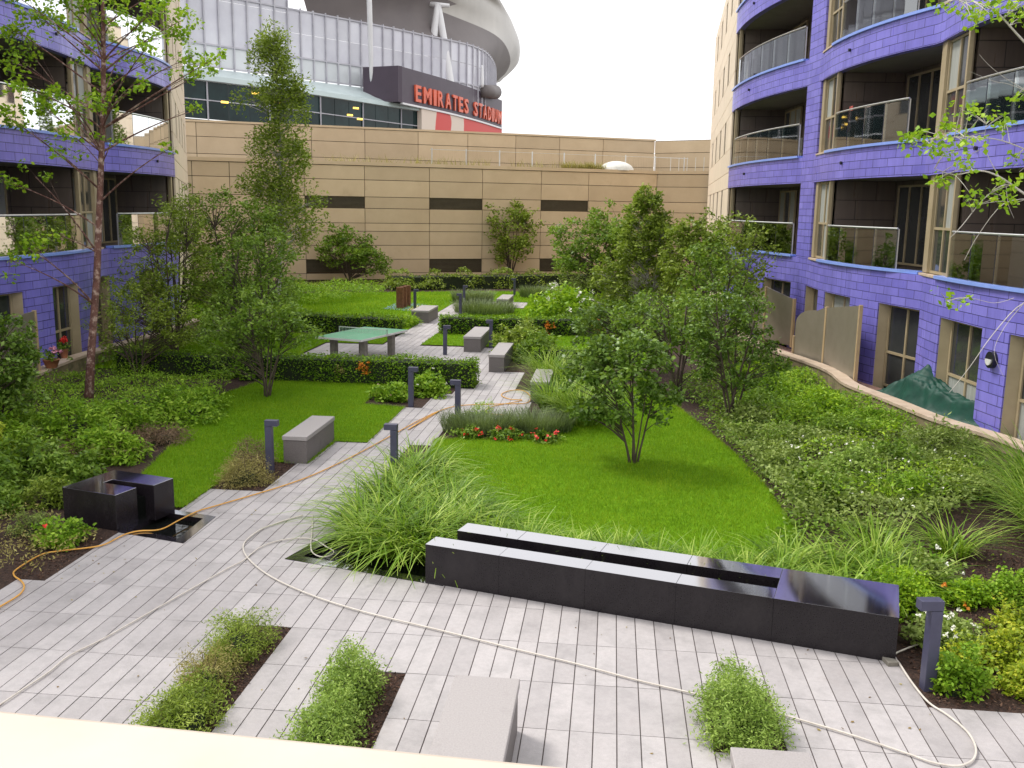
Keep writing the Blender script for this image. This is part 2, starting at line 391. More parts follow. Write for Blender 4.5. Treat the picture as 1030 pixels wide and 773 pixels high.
def bezier(a, b, sagv, n=4):
    a, b = np.array(a, float), np.array(b, float); mid = (a+b)/2+np.array(sagv)
    return [tuple((1-t)**2*a+2*t*(1-t)*mid+t*t*b) for t in np.linspace(0, 1, n+1)]
def tree(name, label, cat, base, stems, ells, leaf, mat, k=26, cr=.22, bark='stem', group=None, flat=.75, limbr=.018, extra=None, groups=None, up=.5, aspect=.55):
    """stems: list of (end xyz, r0, r1); ells: list of (centre, radii, count)"""
    t = tag(empty(name), label, cat, group)
    b = MB(); paths = []
    for end, r0, r1 in stems:
        off = np.array([random.uniform(-.08, .08), random.uniform(-.08, .08), 0])*(1 if len(stems) > 1 else 0)
        a = np.array(base)+off; L = np.linalg.norm(np.array(end)-a)
        pts = bezier(a, end, (random.uniform(-.05, .05)*L, random.uniform(-.05, .05)*L, .08*L), 8)
        pts = [tuple(np.array(p)+np.array([random.uniform(-.008, .008)*L*.3 for _ in range(3)])*(0 < i < 8)) for i, p in enumerate(pts)]
        pts[0] = (pts[0][0], pts[0][1], pts[0][2]-.08)
        rs = [r0*1.25]+[r0+(r1-r0)*i/8 for i in range(1, 9)]
        b.tube(pts, rs, MT[bark], 8)
        for i in range(1, 8):
            for q in range(5):
                tt = q/5; paths.append((np.array(pts[i])*(1-tt)+np.array(pts[i+1])*tt, rs[i]))
    C = []
    for c, r, m in ells: C.append(ellipsoid_centres(c, r, m))
    if extra is not None: C.append(np.array(extra))
    for gc, gm in (groups or []): C.append(np.array(gm))
    C = np.concatenate(C)
    PP = np.array([p for p, _ in paths])
    hubs = []
    for gc, gm in (groups or []):
        gc = np.array(gc); hd = np.linalg.norm(PP[:, :2]-gc[:2], axis=1); i = int(np.argmin(np.abs(PP[:, 2]-(gc[2]-hd*random.uniform(.35, .8)-.1))))
        p = PP[i]; L = np.linalg.norm(gc-p); pts = bezier(p, gc, (random.uniform(-.1, .1)*L, random.uniform(-.1, .1)*L, .07*L), 7)
        b.tube(pts, [.006+.011*min(L, 2)*(1-q/7)/1.2 for q in range(8)], MT[bark], 5, cap=False)
        for gm_ in gm:
            st = pts[random.randint(4, 7)]; b.tube(bezier(st, gm_, (0, 0, .03), 3), [.005, .004, .003, .002], MT[bark], 3, cap=False)
    for c in (C if not groups else []):
        hd = np.linalg.norm(PP[:, :2]-c[:2], axis=1); d = hd*1.2+np.abs(PP[:, 2]-(c[2]-hd*random.uniform(.25, .75)-.05))
        i = int(np.argmin(d)); p = PP[i]
        L = np.linalg.norm(c-p)
        if L < .12: continue
        pts = bezier(p, c, (random.uniform(-.06, .06)*L, random.uniform(-.06, .06)*L, .10*L), 4)
        r0 = min(paths[i][1]*.7, limbr*(.5+.5*L))
        b.tube(pts, [r0*(1-.75*q/4) for q in range(5)], MT[bark], 4, cap=False)
    b.build('trunk', t, smooth=True)
    P = cluster_points(C, int(k*1.75), cr*1.08, flat)
    quads('crown', leafquads(P, leaf*1.12, up, aspect), [MT[mat]], t)
    return t
def shrub(name, label, cat, c, r, h, mat, leaf=.05, n=1500, group=None, style='mound', flowers=None, up=.6, aspect=.55, core=True, stemmat='stem', z0=0.0):
    """mound of leaves on stems"""
    t = tag(empty(name), label, cat, group)
    rx, ry = (r if isinstance(r, tuple) else (r, r))
    m = max(10, n//22)
    d = unit(RNG.normal(size=(m, 3))); d[:, 2] = np.abs(d[:, 2]); q = RNG.uniform(.55, 1.0, (m, 1))
    ph = RNG.uniform(0, 6, 3)
    lump = 1+.18*np.sin(3*np.arctan2(d[:, 1], d[:, 0])+ph[0])+.12*np.sin(5*d[:, 2]+ph[1])
    C = d*q*lump[:, None]*np.array([rx, ry, h*.92])*np.array([.95, .95, 1])+np.array([c[0], c[1], z0+.02])
    P = cluster_points(C, 34, max(.06, .20*min(rx, ry)+.05), .8)
    P[:, 2] = np.maximum(P[:, 2], z0+.02)
    b = MB()
    for i in range(min(26, 8+m//6)):
        e = C[random.randrange(len(C))]; s0 = (c[0]+random.uniform(-.25, .25)*rx, c[1]+random.uniform(-.25, .25)*ry, z0-.03)
        b.tube(bezier(s0, e, (0, 0, .1*h), 3), [.010, .008, .006, .003], MT[stemmat], 4, cap=False)
    b.build('stem', t)
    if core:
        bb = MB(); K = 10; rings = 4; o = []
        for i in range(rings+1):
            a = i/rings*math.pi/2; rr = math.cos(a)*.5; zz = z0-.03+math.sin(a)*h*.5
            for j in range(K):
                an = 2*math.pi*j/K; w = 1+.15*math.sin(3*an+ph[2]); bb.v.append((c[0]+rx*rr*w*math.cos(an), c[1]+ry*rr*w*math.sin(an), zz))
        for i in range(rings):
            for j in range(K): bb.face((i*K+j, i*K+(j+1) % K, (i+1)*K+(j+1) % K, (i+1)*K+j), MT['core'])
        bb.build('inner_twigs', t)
    quads('foliage', leafquads(P, leaf*1.25, up, aspect), [MT[mat]], t)
    if flowers:
        fm, fn, fs = flowers
        dd = unit(RNG.normal(size=(fn, 3))); dd[:, 2] = np.abs(dd[:, 2])*1.2
        FP = dd*np.array([rx, ry, h])*RNG.uniform(.85, 1.08, (fn, 1))+np.array([c[0], c[1], z0+.03])
        FP = cluster_points(FP, 9, fs*.6, .7)
        quads('blossom', leafquads(FP, fs*.7, .9, .9), [MT[fm]], t)
    return t
def tuft(name, label, cat, c, r, h, mat, n=500, w=.012, lean=.5, droop=.9, group=None, segs=4, heads=None):
    rx, ry = (r if isinstance(r, tuple) else (r, r))
    a = RNG.uniform(0, 2*np.pi, n); q = np.sqrt(RNG.uniform(0, 1, n))*.55
    P = np.stack([c[0]+rx*q*np.cos(a), c[1]+ry*q*np.sin(a), np.full(n, 0.0)+(c[2] if len(c) > 2 else 0)], 1)
    dirs = a+RNG.normal(size=n)*.7
    o = blade_object(name, P, h, w, MT[mat], lean, droop, segs, None, dirs)
    return tag(o, label, cat, group)
def inpoly(P, poly):
    x, y = P[:, 0], P[:, 1]; ins = np.zeros(len(P), bool); n = len(poly); j = n-1
    for i in range(n):
        xi, yi, xj, yj = poly[i][0], poly[i][1], poly[j][0], poly[j][1]
        c = ((yi > y) != (yj > y)) & (x < (xj-xi)*(y-yi)/(yj-yi+1e-12)+xi); ins ^= c; j = i
    return ins
def scatter(poly, dens):
    a = np.array([p[:2] for p in poly]); lo, hi = a.min(0), a.max(0); n = int((hi-lo).prod()*dens)
    P = RNG.uniform(lo, hi, (n, 2)); return P[inpoly(P, poly)]

# ------------------------------------------------------------------ world and light
w = bpy.data.worlds.new('World'); scene.world = w; w.use_nodes = True; nt = w.node_tree
bg = nt.nodes['Background']; sky = nt.nodes.new('ShaderNodeTexSky'); sky.sky_type = 'NISHITA'; sky.sun_disc = False
SE, SR = math.radians(52), math.radians(-60)
sky.sun_elevation = SE; sky.sun_rotation = SR; sky.air_density = 1; sky.dust_density = 3
geo = nt.nodes.new('ShaderNodeTexCoord')
cn = nt.nodes.new('ShaderNodeTexNoise'); cn.inputs['Scale'].default_value = 2.2; cn.inputs['Detail'].default_value = 5
nt.links.new(geo.outputs['Generated'], cn.inputs['Vector'])
cl = ramp(nt, cn.outputs['Fac'], [(.3, (11.6, 11.6, 11.9)), (.7, (13.6, 13.5, 13.4))])
mx = mixc(nt, .90, sky.outputs[0], cl)
nt.links.new(mx, bg.inputs['Color']); bg.inputs['Strength'].default_value = .088
sl = bpy.data.lights.new('sun', 'SUN'); sl.energy = 2.0; sl.angle = math.radians(14); sl.color = (1, .96, .90)
so = bpy.data.objects.new('sun', sl); COL.objects.link(so)
sd = Vector((math.sin(SR)*math.cos(SE), math.cos(SR)*math.cos(SE), math.sin(SE)))   # towards the sun
so.rotation_euler = sd.to_track_quat('Z', 'Y').to_euler()
scene.view_settings.view_transform = 'Standard'; scene.view_settings.look = 'None'
scene.view_settings.exposure = 0.54; scene.view_settings.gamma = 1
scene.render.engine = 'CYCLES'

# ------------------------------------------------------------------ ground, paving, lawns
PW, PL = .21, .8645
b = MB(); b.poly([(-900, -900), (900, -900), (900, 900), (-900, 900)], -.35, MT['ground']); tag(b.build('ground'), kind='structure')

rot = -math.atan2(1.44, 5.25)      # the fountains stand about 15 degrees off the paving grid
def loc(o, x, y):
    c, s = math.cos(rot), math.sin(rot); return (o[0]+x*c-y*s, o[1]+x*s+y*c)
FO = (-2.36, 1.47); FLEN = 5.44
LF = (-8.95, 3.25)                  # left fountain, front left corner
basinR = [loc(FO, -2.05, -.02), loc(FO, .25, -.02), loc(FO, .25, 1.25), loc(FO, -2.05, 1.25)]
basinL = [(-7.02, 2.66), (-5.90, 2.36), (-5.93, 3.52), (-6.98, 3.82)]
behind = [loc(FO, .05, .12), loc(FO, 5.35, .12), loc(FO, 5.35, 6), loc(FO, .05, 6)]
def clip(poly, a, bb, keep):   # half-plane clip, keep='left'|'right' of a->bb
    def side(p): return ((bb[0]-a[0])*(p[1]-a[1])-(bb[1]-a[1])*(p[0]-a[0]))*(1 if keep == 'left' else -1)
    out = []
    for i in range(len(poly)):
        p, q = poly[i], poly[(i+1) % len(poly)]; sp_, sq = side(p), side(q)
        if sp_ >= 0: out.append(p)
        if (sp_ > 0 and sq < 0) or (sp_ < 0 and sq > 0):
            t = sp_/(sp_-sq); out.append((p[0]+(q[0]-p[0])*t, p[1]+(q[1]-p[1])*t))
    return out
def area(p): return abs(sum(p[i][0]*p[(i+1) % len(p)][1]-p[(i+1) % len(p)][0]*p[i][1] for i in range(len(p))))/2 if len(p) > 2 else 0
def minus(polys, hole):   # hole convex, CCW
    for_out = []
    for P in polys:
        rest = P
        for i in range(len(hole)):
            a, bb = hole[i], hole[(i+1) % len(hole)]
            outp = clip(rest, a, bb, 'right')
            if area(outp) > 1e-4: for_out.append(outp)
            rest = clip(rest, a, bb, 'left')
            if area(rest) < 1e-4: break
    return for_out
b = MB(); b.poly([(-15.5, 15), (9.5, 15), (9.5, 60), (-30, 60), (-30, 30), (-15.5, 22)], -.012, MT['soil'])
sq = [[(-15.5, -14), (9.5, -14), (9.5, 15), (-15.5, 15)]]
for h in (basinR, basinL): sq = minus(sq, h)
for p in sq: b.poly(p, -.012, MT['soil'])
tag(b.build('planting_soil'), kind='structure')
k_ = PW
RECTS = [(-7.35, 8.4, -6.05, -.8645), (-7.35, 14*k_, -.8645, .8645), (-7.0, 14*k_, .8645, 2.6), (-7.0, -3.99, 2.6, 3.72), (-6.6, -3.99, 3.72, 4.87),
         (-5.72, -3.99, 4.87, 8.3), (-4.87, -3.57, 8.3, 10.55), (-4.87, -2.0, 10.55, 11.75), (-4.46, -2.0, 11.75, 13.5),
         (-4.05, -2.0, 13.5, 14.3), (-3.62, -2.55, 14.3, 15.5), (-9.7, -2.55, 15.5, 17.0), (-9.7, -3.2, 17.0, 21.6), (-7.75, -6.5, 21.6, 34.6), (-7.75, -4.2, 34.6, 37.2)]
BEDS = [(-20*k_, -17*k_, -3.6, 0.0), (-13*k_, -10*k_, -3.6, -.8645), (4*k_, 7*k_, -1.9, -.8645)]
b = MB(); bj = MB()
def rect_minus(rects, h):
    out = []
    for x0, x1, y0, y1 in rects:
        X0, X1, Y0, Y1 = max(x0, h[0]), min(x1, h[1]), max(y0, h[2]), min(y1, h[3])
        if X0 >= X1 or Y0 >= Y1: out.append((x0, x1, y0, y1)); continue
        if x0 < X0: out.append((x0, X0, y0, y1))
        if X1 < x1: out.append((X1, x1, y0, y1))
        if y0 < Y0: out.append((X0, X1, y0, Y0))
        if Y1 < y1: out.append((X0, X1, Y1, y1))
    return out
cells = []
holes = [basinR, basinL, behind]
jr = RECTS
for x0, x1, y0, y1 in RECTS:
    i0, i1 = math.floor(x0/PW+1e-6), math.ceil(x1/PW-1e-6); j0, j1 = math.floor(y0/PL+1e-6), math.ceil(y1/PL-1e-6)
    for i in range(i0, i1):
        for j in range(j0, j1):
            r = (max(i*PW, x0), min((i+1)*PW, x1), max(j*PL, y0), min((j+1)*PL, y1))
            rs = [r]
            for h in BEDS: rs = [q for rr in rs for q in rect_minus([rr], h)]
            for q in rs:
                if q[1]-q[0] < .03 or q[3]-q[2] < .03: continue
                gx, gy = .0055, .004
                P = [(q[0]+gx, q[2]+gy), (q[1]-gx, q[2]+gy), (q[1]-gx, q[3]-gy), (q[0]+gx, q[3]-gy)]
                ps = [P]
                for h in holes: ps = minus(ps, h)
                for P in ps:
                    dz = random.uniform(-.0012, .0012)
                    b.prism(P, -.03, dz, MT['paver'])
                J = [[(q[0], q[2]), (q[1], q[2]), (q[1], q[3]), (q[0], q[3])]]
                for h in holes: J = minus(J, h)
                for P in J: bj.poly(P, -.006, MT['jointsand'])
tag(b.build('paving'), kind='structure'); tag(bj.build('paving_bed'), kind='structure')

def lawn(polys, dens, h, wd):
    b = MB()
    for p in polys: b.poly(p, .012, MT['lawnbase'])
    tag(b.build('lawn'), kind='structure')
    for p, dn in zip(polys, dens):
        P = scatter(p, dn); P = np.concatenate([P, np.full((len(P), 1), .008)], 1)
        a = RNG.uniform(0, 2*np.pi, len(P))
        hh = h[polys.index(p)]; ww = wd[polys.index(p)]
        d = np.stack([np.cos(a), np.sin(a), 0*a], 1); s = np.stack([-np.sin(a), np.cos(a), 0*a], 1)
        H = hh*(1+.5*RNG.uniform(-1, 1, (len(P), 1))); lean = RNG.uniform(.1, 1.0, (len(P), 1))
        V = np.stack([P-s*ww/2, P+s*ww/2, P+d*H*lean+np.array([0, 0, 1])*H], 1)
        tag(quads('grass', V, [MT['lawn']], nf=3), 'short mown grass blades covering the lawn', 'grass', kind='stuff')
lawnL = [(-7.0, 3.85), (-6.6, 3.85), (-6.6, 5.1), (-6.75, 6.62), (-5.52, 6.62), (-5.5, 8.3), (-4.87, 8.3), (-4.87, 11.7), (-5.9, 11.9), (-5.9, 13.3), (-4.6, 14.4), (-9.2, 14.6), (-9.6, 12.0), (-8.6, 8.0), (-8.0, 5.2), (-7.5, 4.0)]
lawnR = [(-3.6, 8.8), (-3.3, 5.5), (-2.3, 3.2), loc(FO, .1, 1.15), loc(FO, 4.6, 1.15), (2.62, 4.3), (2.55, 6.2), (2.28, 8.6), (1.8, 11.2), (1.2, 14.2), (.2, 15.6), (-.9, 15.2), (-1.2, 10.0), (-2.4, 8.9)]
lawnB1 = [(-20, 24.6), (-7.75, 24.6), (-7.75, 42.5), (-14, 40), (-20, 36)]
lawnB2 = [(-7.75, 37.2), (-4.2, 37.2), (-4.2, 34), (-6.5, 34), (-6.5, 25.3), (-2.6, 25.8), (-2.6, 43.5), (-7.75, 42.5)]
lawnB3 = [(-2.5, 19.2), (1.0, 19.2), (1.0, 25.0), (-2.5, 25.0)]
lawnB4 = [(-6.5, 21.8), (-3.3, 21.8), (-3.3, 24.6), (-6.5, 24.6)]
lawnB5 = [(-15, 15.4), (-9.75, 15.4), (-9.75, 21.7), (-7.8, 21.7), (-7.8, 23.4), (-14, 24)]
lawn([lawnL, lawnR, lawnB1, lawnB2, lawnB3, lawnB4, lawnB5], [2600, 2600, 260, 260, 600, 500, 800], [.045, .05, .08, .08, .06, .06, .06], [.009, .009, .03, .03, .018, .018, .016])

# ------------------------------------------------------------------ fountains and basins
def fbox(b, o, x0, x1, y0, y1, z0, z1, top='granite', side='granite_side'):
    P = [loc(o, x0, y0), loc(o, x1, y0), loc(o, x1, y1), loc(o, x0, y1)]; b.prism(P, z0, z1, MT[top], MT[side])
f = tag(empty('granite_fountain'), 'long low black granite water feature with a sunken channel, beside the tall grasses', 'fountain')
H1, H2 = .47, .50
b = MB()   # front beam in four slabs with fine joints, back beam, solid end, channel floor
xs = [0, .98, 2.06, 3.12, 4.18]
fbox(b, FO, 0.02, 5.42, .02, .98, .0, .12, 'granite_side')
for i in range(len(xs)-1):
    fbox(b, FO, xs[i]+.001, xs[i+1]-.001, 0, .30, 0, H2)
    fbox(b, FO, xs[i]+.15 if i == 0 else xs[i]+.002, xs[i+1]-.002, .62, .95, 0, H2)
fbox(b, FO, 4.182, 5.44, 0, .95, 0, H2)
b.build('stone_body', f, bevel=.0015)
b = MB(); fbox(b, FO, .12, 4.18, .302, .618, .13, .36, 'water', 'granite_side'); b.build('water_channel', f)
def basin(o, label, poly, fw):
    t = tag(empty(o), label, 'basin'); n = len(poly); cx, cy = sum(p[0] for p in poly)/n, sum(p[1] for p in poly)/n
    inner = []
    for i in range(n):   # inset corners
        p, a, c = poly[i], poly[i-1], poly[(i+1) % n]
        e1 = unit(np.array([a[0]-p[0], a[1]-p[1]])); e2 = unit(np.array([c[0]-p[0], c[1]-p[1]]))
        inner.append(tuple(np.array(p)+(e1+e2)*fw))
    b = MB()
    for i in range(n):
        j = (i+1) % n; b.prism([poly[i], poly[j], inner[j], inner[i]], -.2, .006, MT['granite'], MT['granite_side'])
    b.build('stone_rim', t)
    b = MB(); b.poly(inner, -.07, MT['water']); b.build('water_surface', t)
basin('pond_basin', 'dark rimmed sunken pool under the overhanging sedge grass', basinR, .17)
basin('pond_basin', 'small square sunken pool in front of the split black granite block', basinL, .16)
f = tag(empty('granite_fountain'), 'U shaped polished black granite block on the left edge of the paving', 'fountain')
b = MB(); LO = loc((-7.05, 2.73), -.98, 0)
b.prism([loc(LO, 0, 0), loc(LO, .98, 0), loc(LO, .98, .42), loc(LO, .36, .42), loc(LO, .36, .60), loc(LO, 1.13, .60), loc(LO, 1.13, 1.02), loc(LO, 0, 1.02)], -.02, .52, MT['granite'], MT['granite_side'])
b.build('stone_body', f, bevel=.006)
b = MB(); b.prism([loc(LO, .362, .422), loc(LO, .96, .422), loc(LO, .96, .598), loc(LO, .362, .598)], 0, .34, MT['water']); b.build('water_channel', f)

# ------------------------------------------------------------------ benches
def bench(x, y, L, w, label, r=0.0, h=.5):
    t = tag(empty('stone_bench'), label, 'bench', 'granite block benches')
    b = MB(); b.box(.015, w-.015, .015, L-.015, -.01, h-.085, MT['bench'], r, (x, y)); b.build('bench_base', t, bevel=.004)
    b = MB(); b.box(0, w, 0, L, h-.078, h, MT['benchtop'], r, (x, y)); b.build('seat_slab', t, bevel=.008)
bench(-5.98, 6.60, 1.75, .46, 'grey stone block bench between the heather bed and the near left lawn')
bench(-1.45, -3.9, 2.12, .58, 'grey stone block bench cut off by the front parapet, nearest the camera', h=.5)
bench(.86, -4.2, 1.55, .60, 'grey stone block bench just below the small shrub in front of the long fountain')
bench(-8.10, 27.8, 2.1, .72, 'grey stone block bench beside the blue play mat')
bench(-5.36, 33.4, 2.4, .55, 'grey stone block bench behind the round lavender mounds, farthest away')
bench(-4.87, 20.55, 2.6, .58, 'grey stone block bench with its back to the acer bush, left one of the pair')
bench(-3.58, 16.9, 2.5, .46, 'grey stone block bench in front of the acer bush beside the side lawn')
bench(-2.05, 12.85, 1.9, .46, 'pale topped stone bench at the end of the coiled orange hose')

# ------------------------------------------------------------------ bollard lights
def bollard(x, y, label, turn=math.pi, h=.93, w=.115):
    t = tag(empty('bollard_light'), label, 'bollard light', 'path bollard lights')
    b = MB(); b.box(-w/2, w/2, -w/2, w/2, -.02, h-.105, MT['bollard'], turn, (x, y)); b.build('post', t, bevel=.004)
    b = MB(); b.box(-w/2-.002, w/2+.11, -w/2-.002, w/2+.002, h-.10, h, MT['bollard'], turn, (x, y)); hd = b.build('lamp_head', t, bevel=.004)
    b = MB(); b.box(w/2+.02, w/2+.09, -w/2+.025, w/2-.025, h-.108, h-.1005, MT['lampglass'], turn, (x, y)); b.build('diffuser', hd)
bl = [((3.05, -.48), 'indigo bollard light in the mulch by the right end of the long fountain', math.pi+.15),
      ((-5.99, 5.99), 'bollard light rising from the heather bed beside the stone bench', 0),
      ((-3.80, 6.05), 'bollard light half sunk in the tall sedge grass', math.pi),
      ((-4.74, 11.88), 'bollard light among pale flowers at the corner of the near left lawn', 0),
      ((-3.40, 10.41), 'bollard light above the red geraniums in the middle of the path', math.pi),
      ((-5.33, 19.83), 'bollard light standing on the paving just behind the clipped hedge', 0),
      ((-4.10, 21.6), 'bollard light squeezed between the stone bench and the acer bush', math.pi),
      ((-8.92, 32.5), 'bollard light beside the blue play mat', 0),
      ((-6.62, 31.0), 'short bollard light at the left end of the long middle hedge', math.pi),
      ((-7.13, 35.3), 'bollard light in front of the grey lavender clump on the back lawn', 0),
      ((-5.26, 40.5), 'bollard light farthest back, against the hedge below the bronze wall', math.pi)]
for (x, y), lb, tn in bl: bollard(x, y, lb, tn)
b = MB(); b.box(2.72, 2.83, -.62, -.47, -.01, .045, MT['concrete'], .2); tag(b.build('kerb_stone', bevel=.004), 'small grey concrete block at the foot of the nearest bollard', 'block')

# ------------------------------------------------------------------ hoses
def smooth(pts, n=5):
    P = [np.array(p, float) for p in pts]; out = []
    for i in range(len(P)-1):
        p0, p1, p2, p3 = P[max(i-1, 0)], P[i], P[i+1], P[min(i+2, len(P)-1)]
        for t in np.linspace(0, 1, n, endpoint=False):
            out.append(.5*((2*p1)+(-p0+p2)*t+(2*p0-5*p1+4*p2-p3)*t*t+(-p0+3*p1-3*p2+p3)*t**3))
    out.append(P[-1]); return out
def Z(ox, oy, s, L): return [(ox+x/s, oy+y/s) for x, y in L]
def hose(px, r, mat, label):
    pts = [G(x, y, .012+r) for x, y in px]; b = MB(); b.tube(smooth(pts), r, MT[mat], 8)
    tag(b.build('garden_hose', smooth=True), label, 'hose')
hose(Z(0, 380, 3.22, [(-30, 760), (0, 742), (60, 705), (78, 680), (70, 660), (45, 640), (55, 620), (130, 575), (190, 562), (280, 552), (340, 540), (400, 510), (450, 497), (520, 492), (580, 462), (640, 433), (700, 415), (837, 375)]) +
     Z(200, 380, 3.515, [(330, 372), (430, 333), (560, 270), (680, 205), (780, 150), (850, 118)]) +
     Z(360, 340, 5.15, [(260, 475), (370, 405), (440, 372), (520, 352), (640, 345), (760, 342), (870, 338), (895, 310), (870, 280), (820, 270), (760, 282), (745, 300), (790, 318), (850, 322), (800, 335), (700, 355), (660, 378), (700, 395), (770, 400)]),
     .0105, 'hose_y', 'orange hose snaking from the left edge over the pool to the far bench')
hose(Z(0, 560, 2.452, [(-40, 390), (0, 365), (60, 325), (120, 285), (170, 245), (250, 205), (330, 160), (400, 120), (480, 75), (560, 30)]) +
     Z(180, 440, 5.15, [(330, 640), (380, 600), (430, 565), (520, 535), (620, 523), (700, 530), (760, 565), (800, 590), (790, 610), (740, 620), (695, 600), (683, 560), (690, 480), (690, 400)]),
     .0085, 'hose_w', 'thin off white hose running from the left foreground to the pool edge')
hose(Z(180, 440, 5.15, [(640, 405), (600, 415), (520, 440), (430, 475), (370, 515), (335, 555), (340, 600), (380, 650), (450, 705), (550, 760)]) +
     Z(180, 560, 5.15, [(700, 205), (850, 255), (1030, 305)]) + Z(380, 600, 5.15, [(340, 180), (700, 270), (1030, 350)]) +
     Z(560, 600, 5.15, [(420, 435), (760, 515)]) + Z(740, 623, 5.15, [(150, 470), (330, 520), (600, 600), (900, 700)]) +
     Z(700, 540, 3.121, [(740, 708), (820, 720), (870, 700), (878, 660), (850, 610), (790, 560), (730, 520), (680, 460), (640, 400), (622, 372), (660, 352), (720, 330), (745, 322)]),
     .010, 'hose_w', 'thicker off white hose sweeping across the front paving and looping at the right')

# ------------------------------------------------------------------ table tennis table
t = tag(empty('table_tennis_table'), 'green outdoor table tennis table on concrete legs behind the clipped hedge', 'table')
TO = (-7.68, 18.75); tr = -.30
def tb(b, x0, x1, y0, y1, z0, z1, m): b.box(x0, x1, y0, y1, z0, z1, MT[m], tr, TO)
b = MB(); tb(b, -.79, .79, -1.37, 1.37, .70, .757, 'ppwhite'); tb(b, -.77, -.012, -1.35, 1.35, .752, .7605, 'ppgreen'); tb(b, .012, .77, -1.35, 1.35, .752, .7605, 'ppgreen'); b.build('table_top', t)
for x in (-.52, .52):
    for y in (-.8, .8):
        b = MB(); tb(b, x-.09, x+.09, y-.09, y+.09, -.01, .699, 'concrete'); b.build('leg', t, bevel=.01)
b = MB()
for i in range(33): tb(b, -.84+i*.0525-.003, -.84+i*.0525+.003, -.006, .006, .762, .90, 'chrome')
tb(b, -.86, .86, -.009, .009, .895, .915, 'ppwhite'); tb(b, -.86, -.83, -.012, .012, .74, .92, 'chrome'); tb(b, .83, .86, -.012, .012, .74, .92, 'chrome')
b.build('net', t)

# ------------------------------------------------------------------ play mat with rusty posts
pm = [G(*p)[:2] for p in ((385, 311), (412, 313.5), (430, 307), (402, 304))]
b = MB(); b.prism(pm, -.005, .022, MT['mat']); t = b.build('play_mat'); tag(t, 'blue rubber play mat with a pale corner on the back lawn', 'play mat')
pc = [G(*p)[:2] for p in ((409, 312.6), (414, 313.0), (424, 309.2), (419, 307.5))]
b = MB(); b.prism(pc, .0225, .030, MT['sand']); b.build('pale_corner', t)
for i, (px, lb) in enumerate(((402.5, 'nearest of the three rusty steel slabs on the blue play mat'), (405.7, 'middle of the three rusty steel slabs on the blue play mat'), (409.5, 'farthest of the three rusty steel slabs on the blue play mat'))):
    g = G(px, 311-i*1.2); b = MB(); b.box(-.16, .16, -.08, .08, .031, .98, MT['rust'], -.2, g[:2]); tag(b.build('steel_slab', bevel=.01), lb, 'play sculpture', 'rusty play slabs')

# ------------------------------------------------------------------ apartment buildings
def arc(p0, p1, sag, side, n=12):
    p0, p1 = np.array(p0, float), np.array(p1, float); d = p1-p0; L = np.linalg.norm(d); d /= L
    nrm = np.array([d[1], -d[0]])*side      # outward
    return [p0+(p1-p0)*t+nrm*4*sag*t*(1-t) for t in np.linspace(0, 1, n+1)]
class Path:
    def __init__(s, pts, side):
        s.p = [np.array(q, float) for q in pts]; s.side = side
        s.s = [0.0]
        for i in range(1, len(s.p)): s.s.append(s.s[-1]+float(np.linalg.norm(s.p[i]-s.p[i-1])))
        s.L = s.s[-1]
    def at(s, u, off=0.0):
        """off > 0 = inwards"""
        u = min(max(u, 0), s.L)
        for i in range(len(s.s)-1):
            if u <= s.s[i+1]+1e-9: break
        t = (u-s.s[i])/(s.s[i+1]-s.s[i]); p = s.p[i]+(s.p[i+1]-s.p[i])*t
        d = s.p[i+1]-s.p[i]; d = d/np.linalg.norm(d); n = np.array([d[1], -d[0]])*s.side
        return p-n*off
    def sub(s, a, b2, off=0.0, step=.35):
        n = max(2, int((b2-a)/step)+1); return [s.at(u, off) for u in np.linspace(a, b2, n)]
def strip(b, pts, z0, z1, th, mat, side, u0=0):
    """continuous curved wall; thickness th inwards; end caps; smooth corners kept simple"""
    n = len(pts); P = [np.array(p) for p in pts]; N_ = []
    for i in range(n):
        d = P[min(i+1, n-1)]-P[max(i-1, 0)]; d /= max(np.linalg.norm(d), 1e-9); N_.append(np.array([d[1], -d[0]])*side)
    Q = [P[i]-N_[i]*th for i in range(n)]; o = len(b.v)
    for i in range(n):
        b.v += [(P[i][0], P[i][1], z0), (P[i][0], P[i][1], z1), (Q[i][0], Q[i][1], z0), (Q[i][0], Q[i][1], z1)]
    u = u0
    for i in range(n-1):
        L = float(np.linalg.norm(P[i+1]-P[i])); a, c = o+4*i, o+4*(i+1)
        b.face((a, c, c+1, a+1), mat, [(u, z0), (u+L, z0), (u+L, z1), (u, z1)])
        b.face((a+2, a+3, c+3, c+2), mat, [(u, z0), (u, z1), (u+L, z1), (u+L, z0)])
        b.face((a+1, c+1, c+3, a+3), mat, [(u, 0.01), (u+L, 0.01), (u+L, .03), (u, .03)])
        b.face((a, a+2, c+2, c), mat, [(u, 0.01), (u, .03), (u+L, .03), (u+L, 0.01)])
        u += L
    a = o; b.face((a, a+1, a+3, a+2), mat, [(0, z0), (0, z1), (th, z1), (th, z0)])
    a = o+4*(n-1); b.face((a, a+2, a+3, a+1), mat, [(0, z0), (th, z0), (th, z1), (0, z1)])
    return u
def deckstrip(b, path, a, c, off0, off1, z, mat):
    A = path.sub(a, c, off0); B = path.sub(a, c, off1); o = len(b.v); n = len(A)
    for p, q in zip(A, B): b.v += [(p[0], p[1], z), (q[0], q[1], z)]
    for i in range(n-1): b.face((o+2*i, o+2*i+1, o+2*i+3, o+2*i+2), mat)
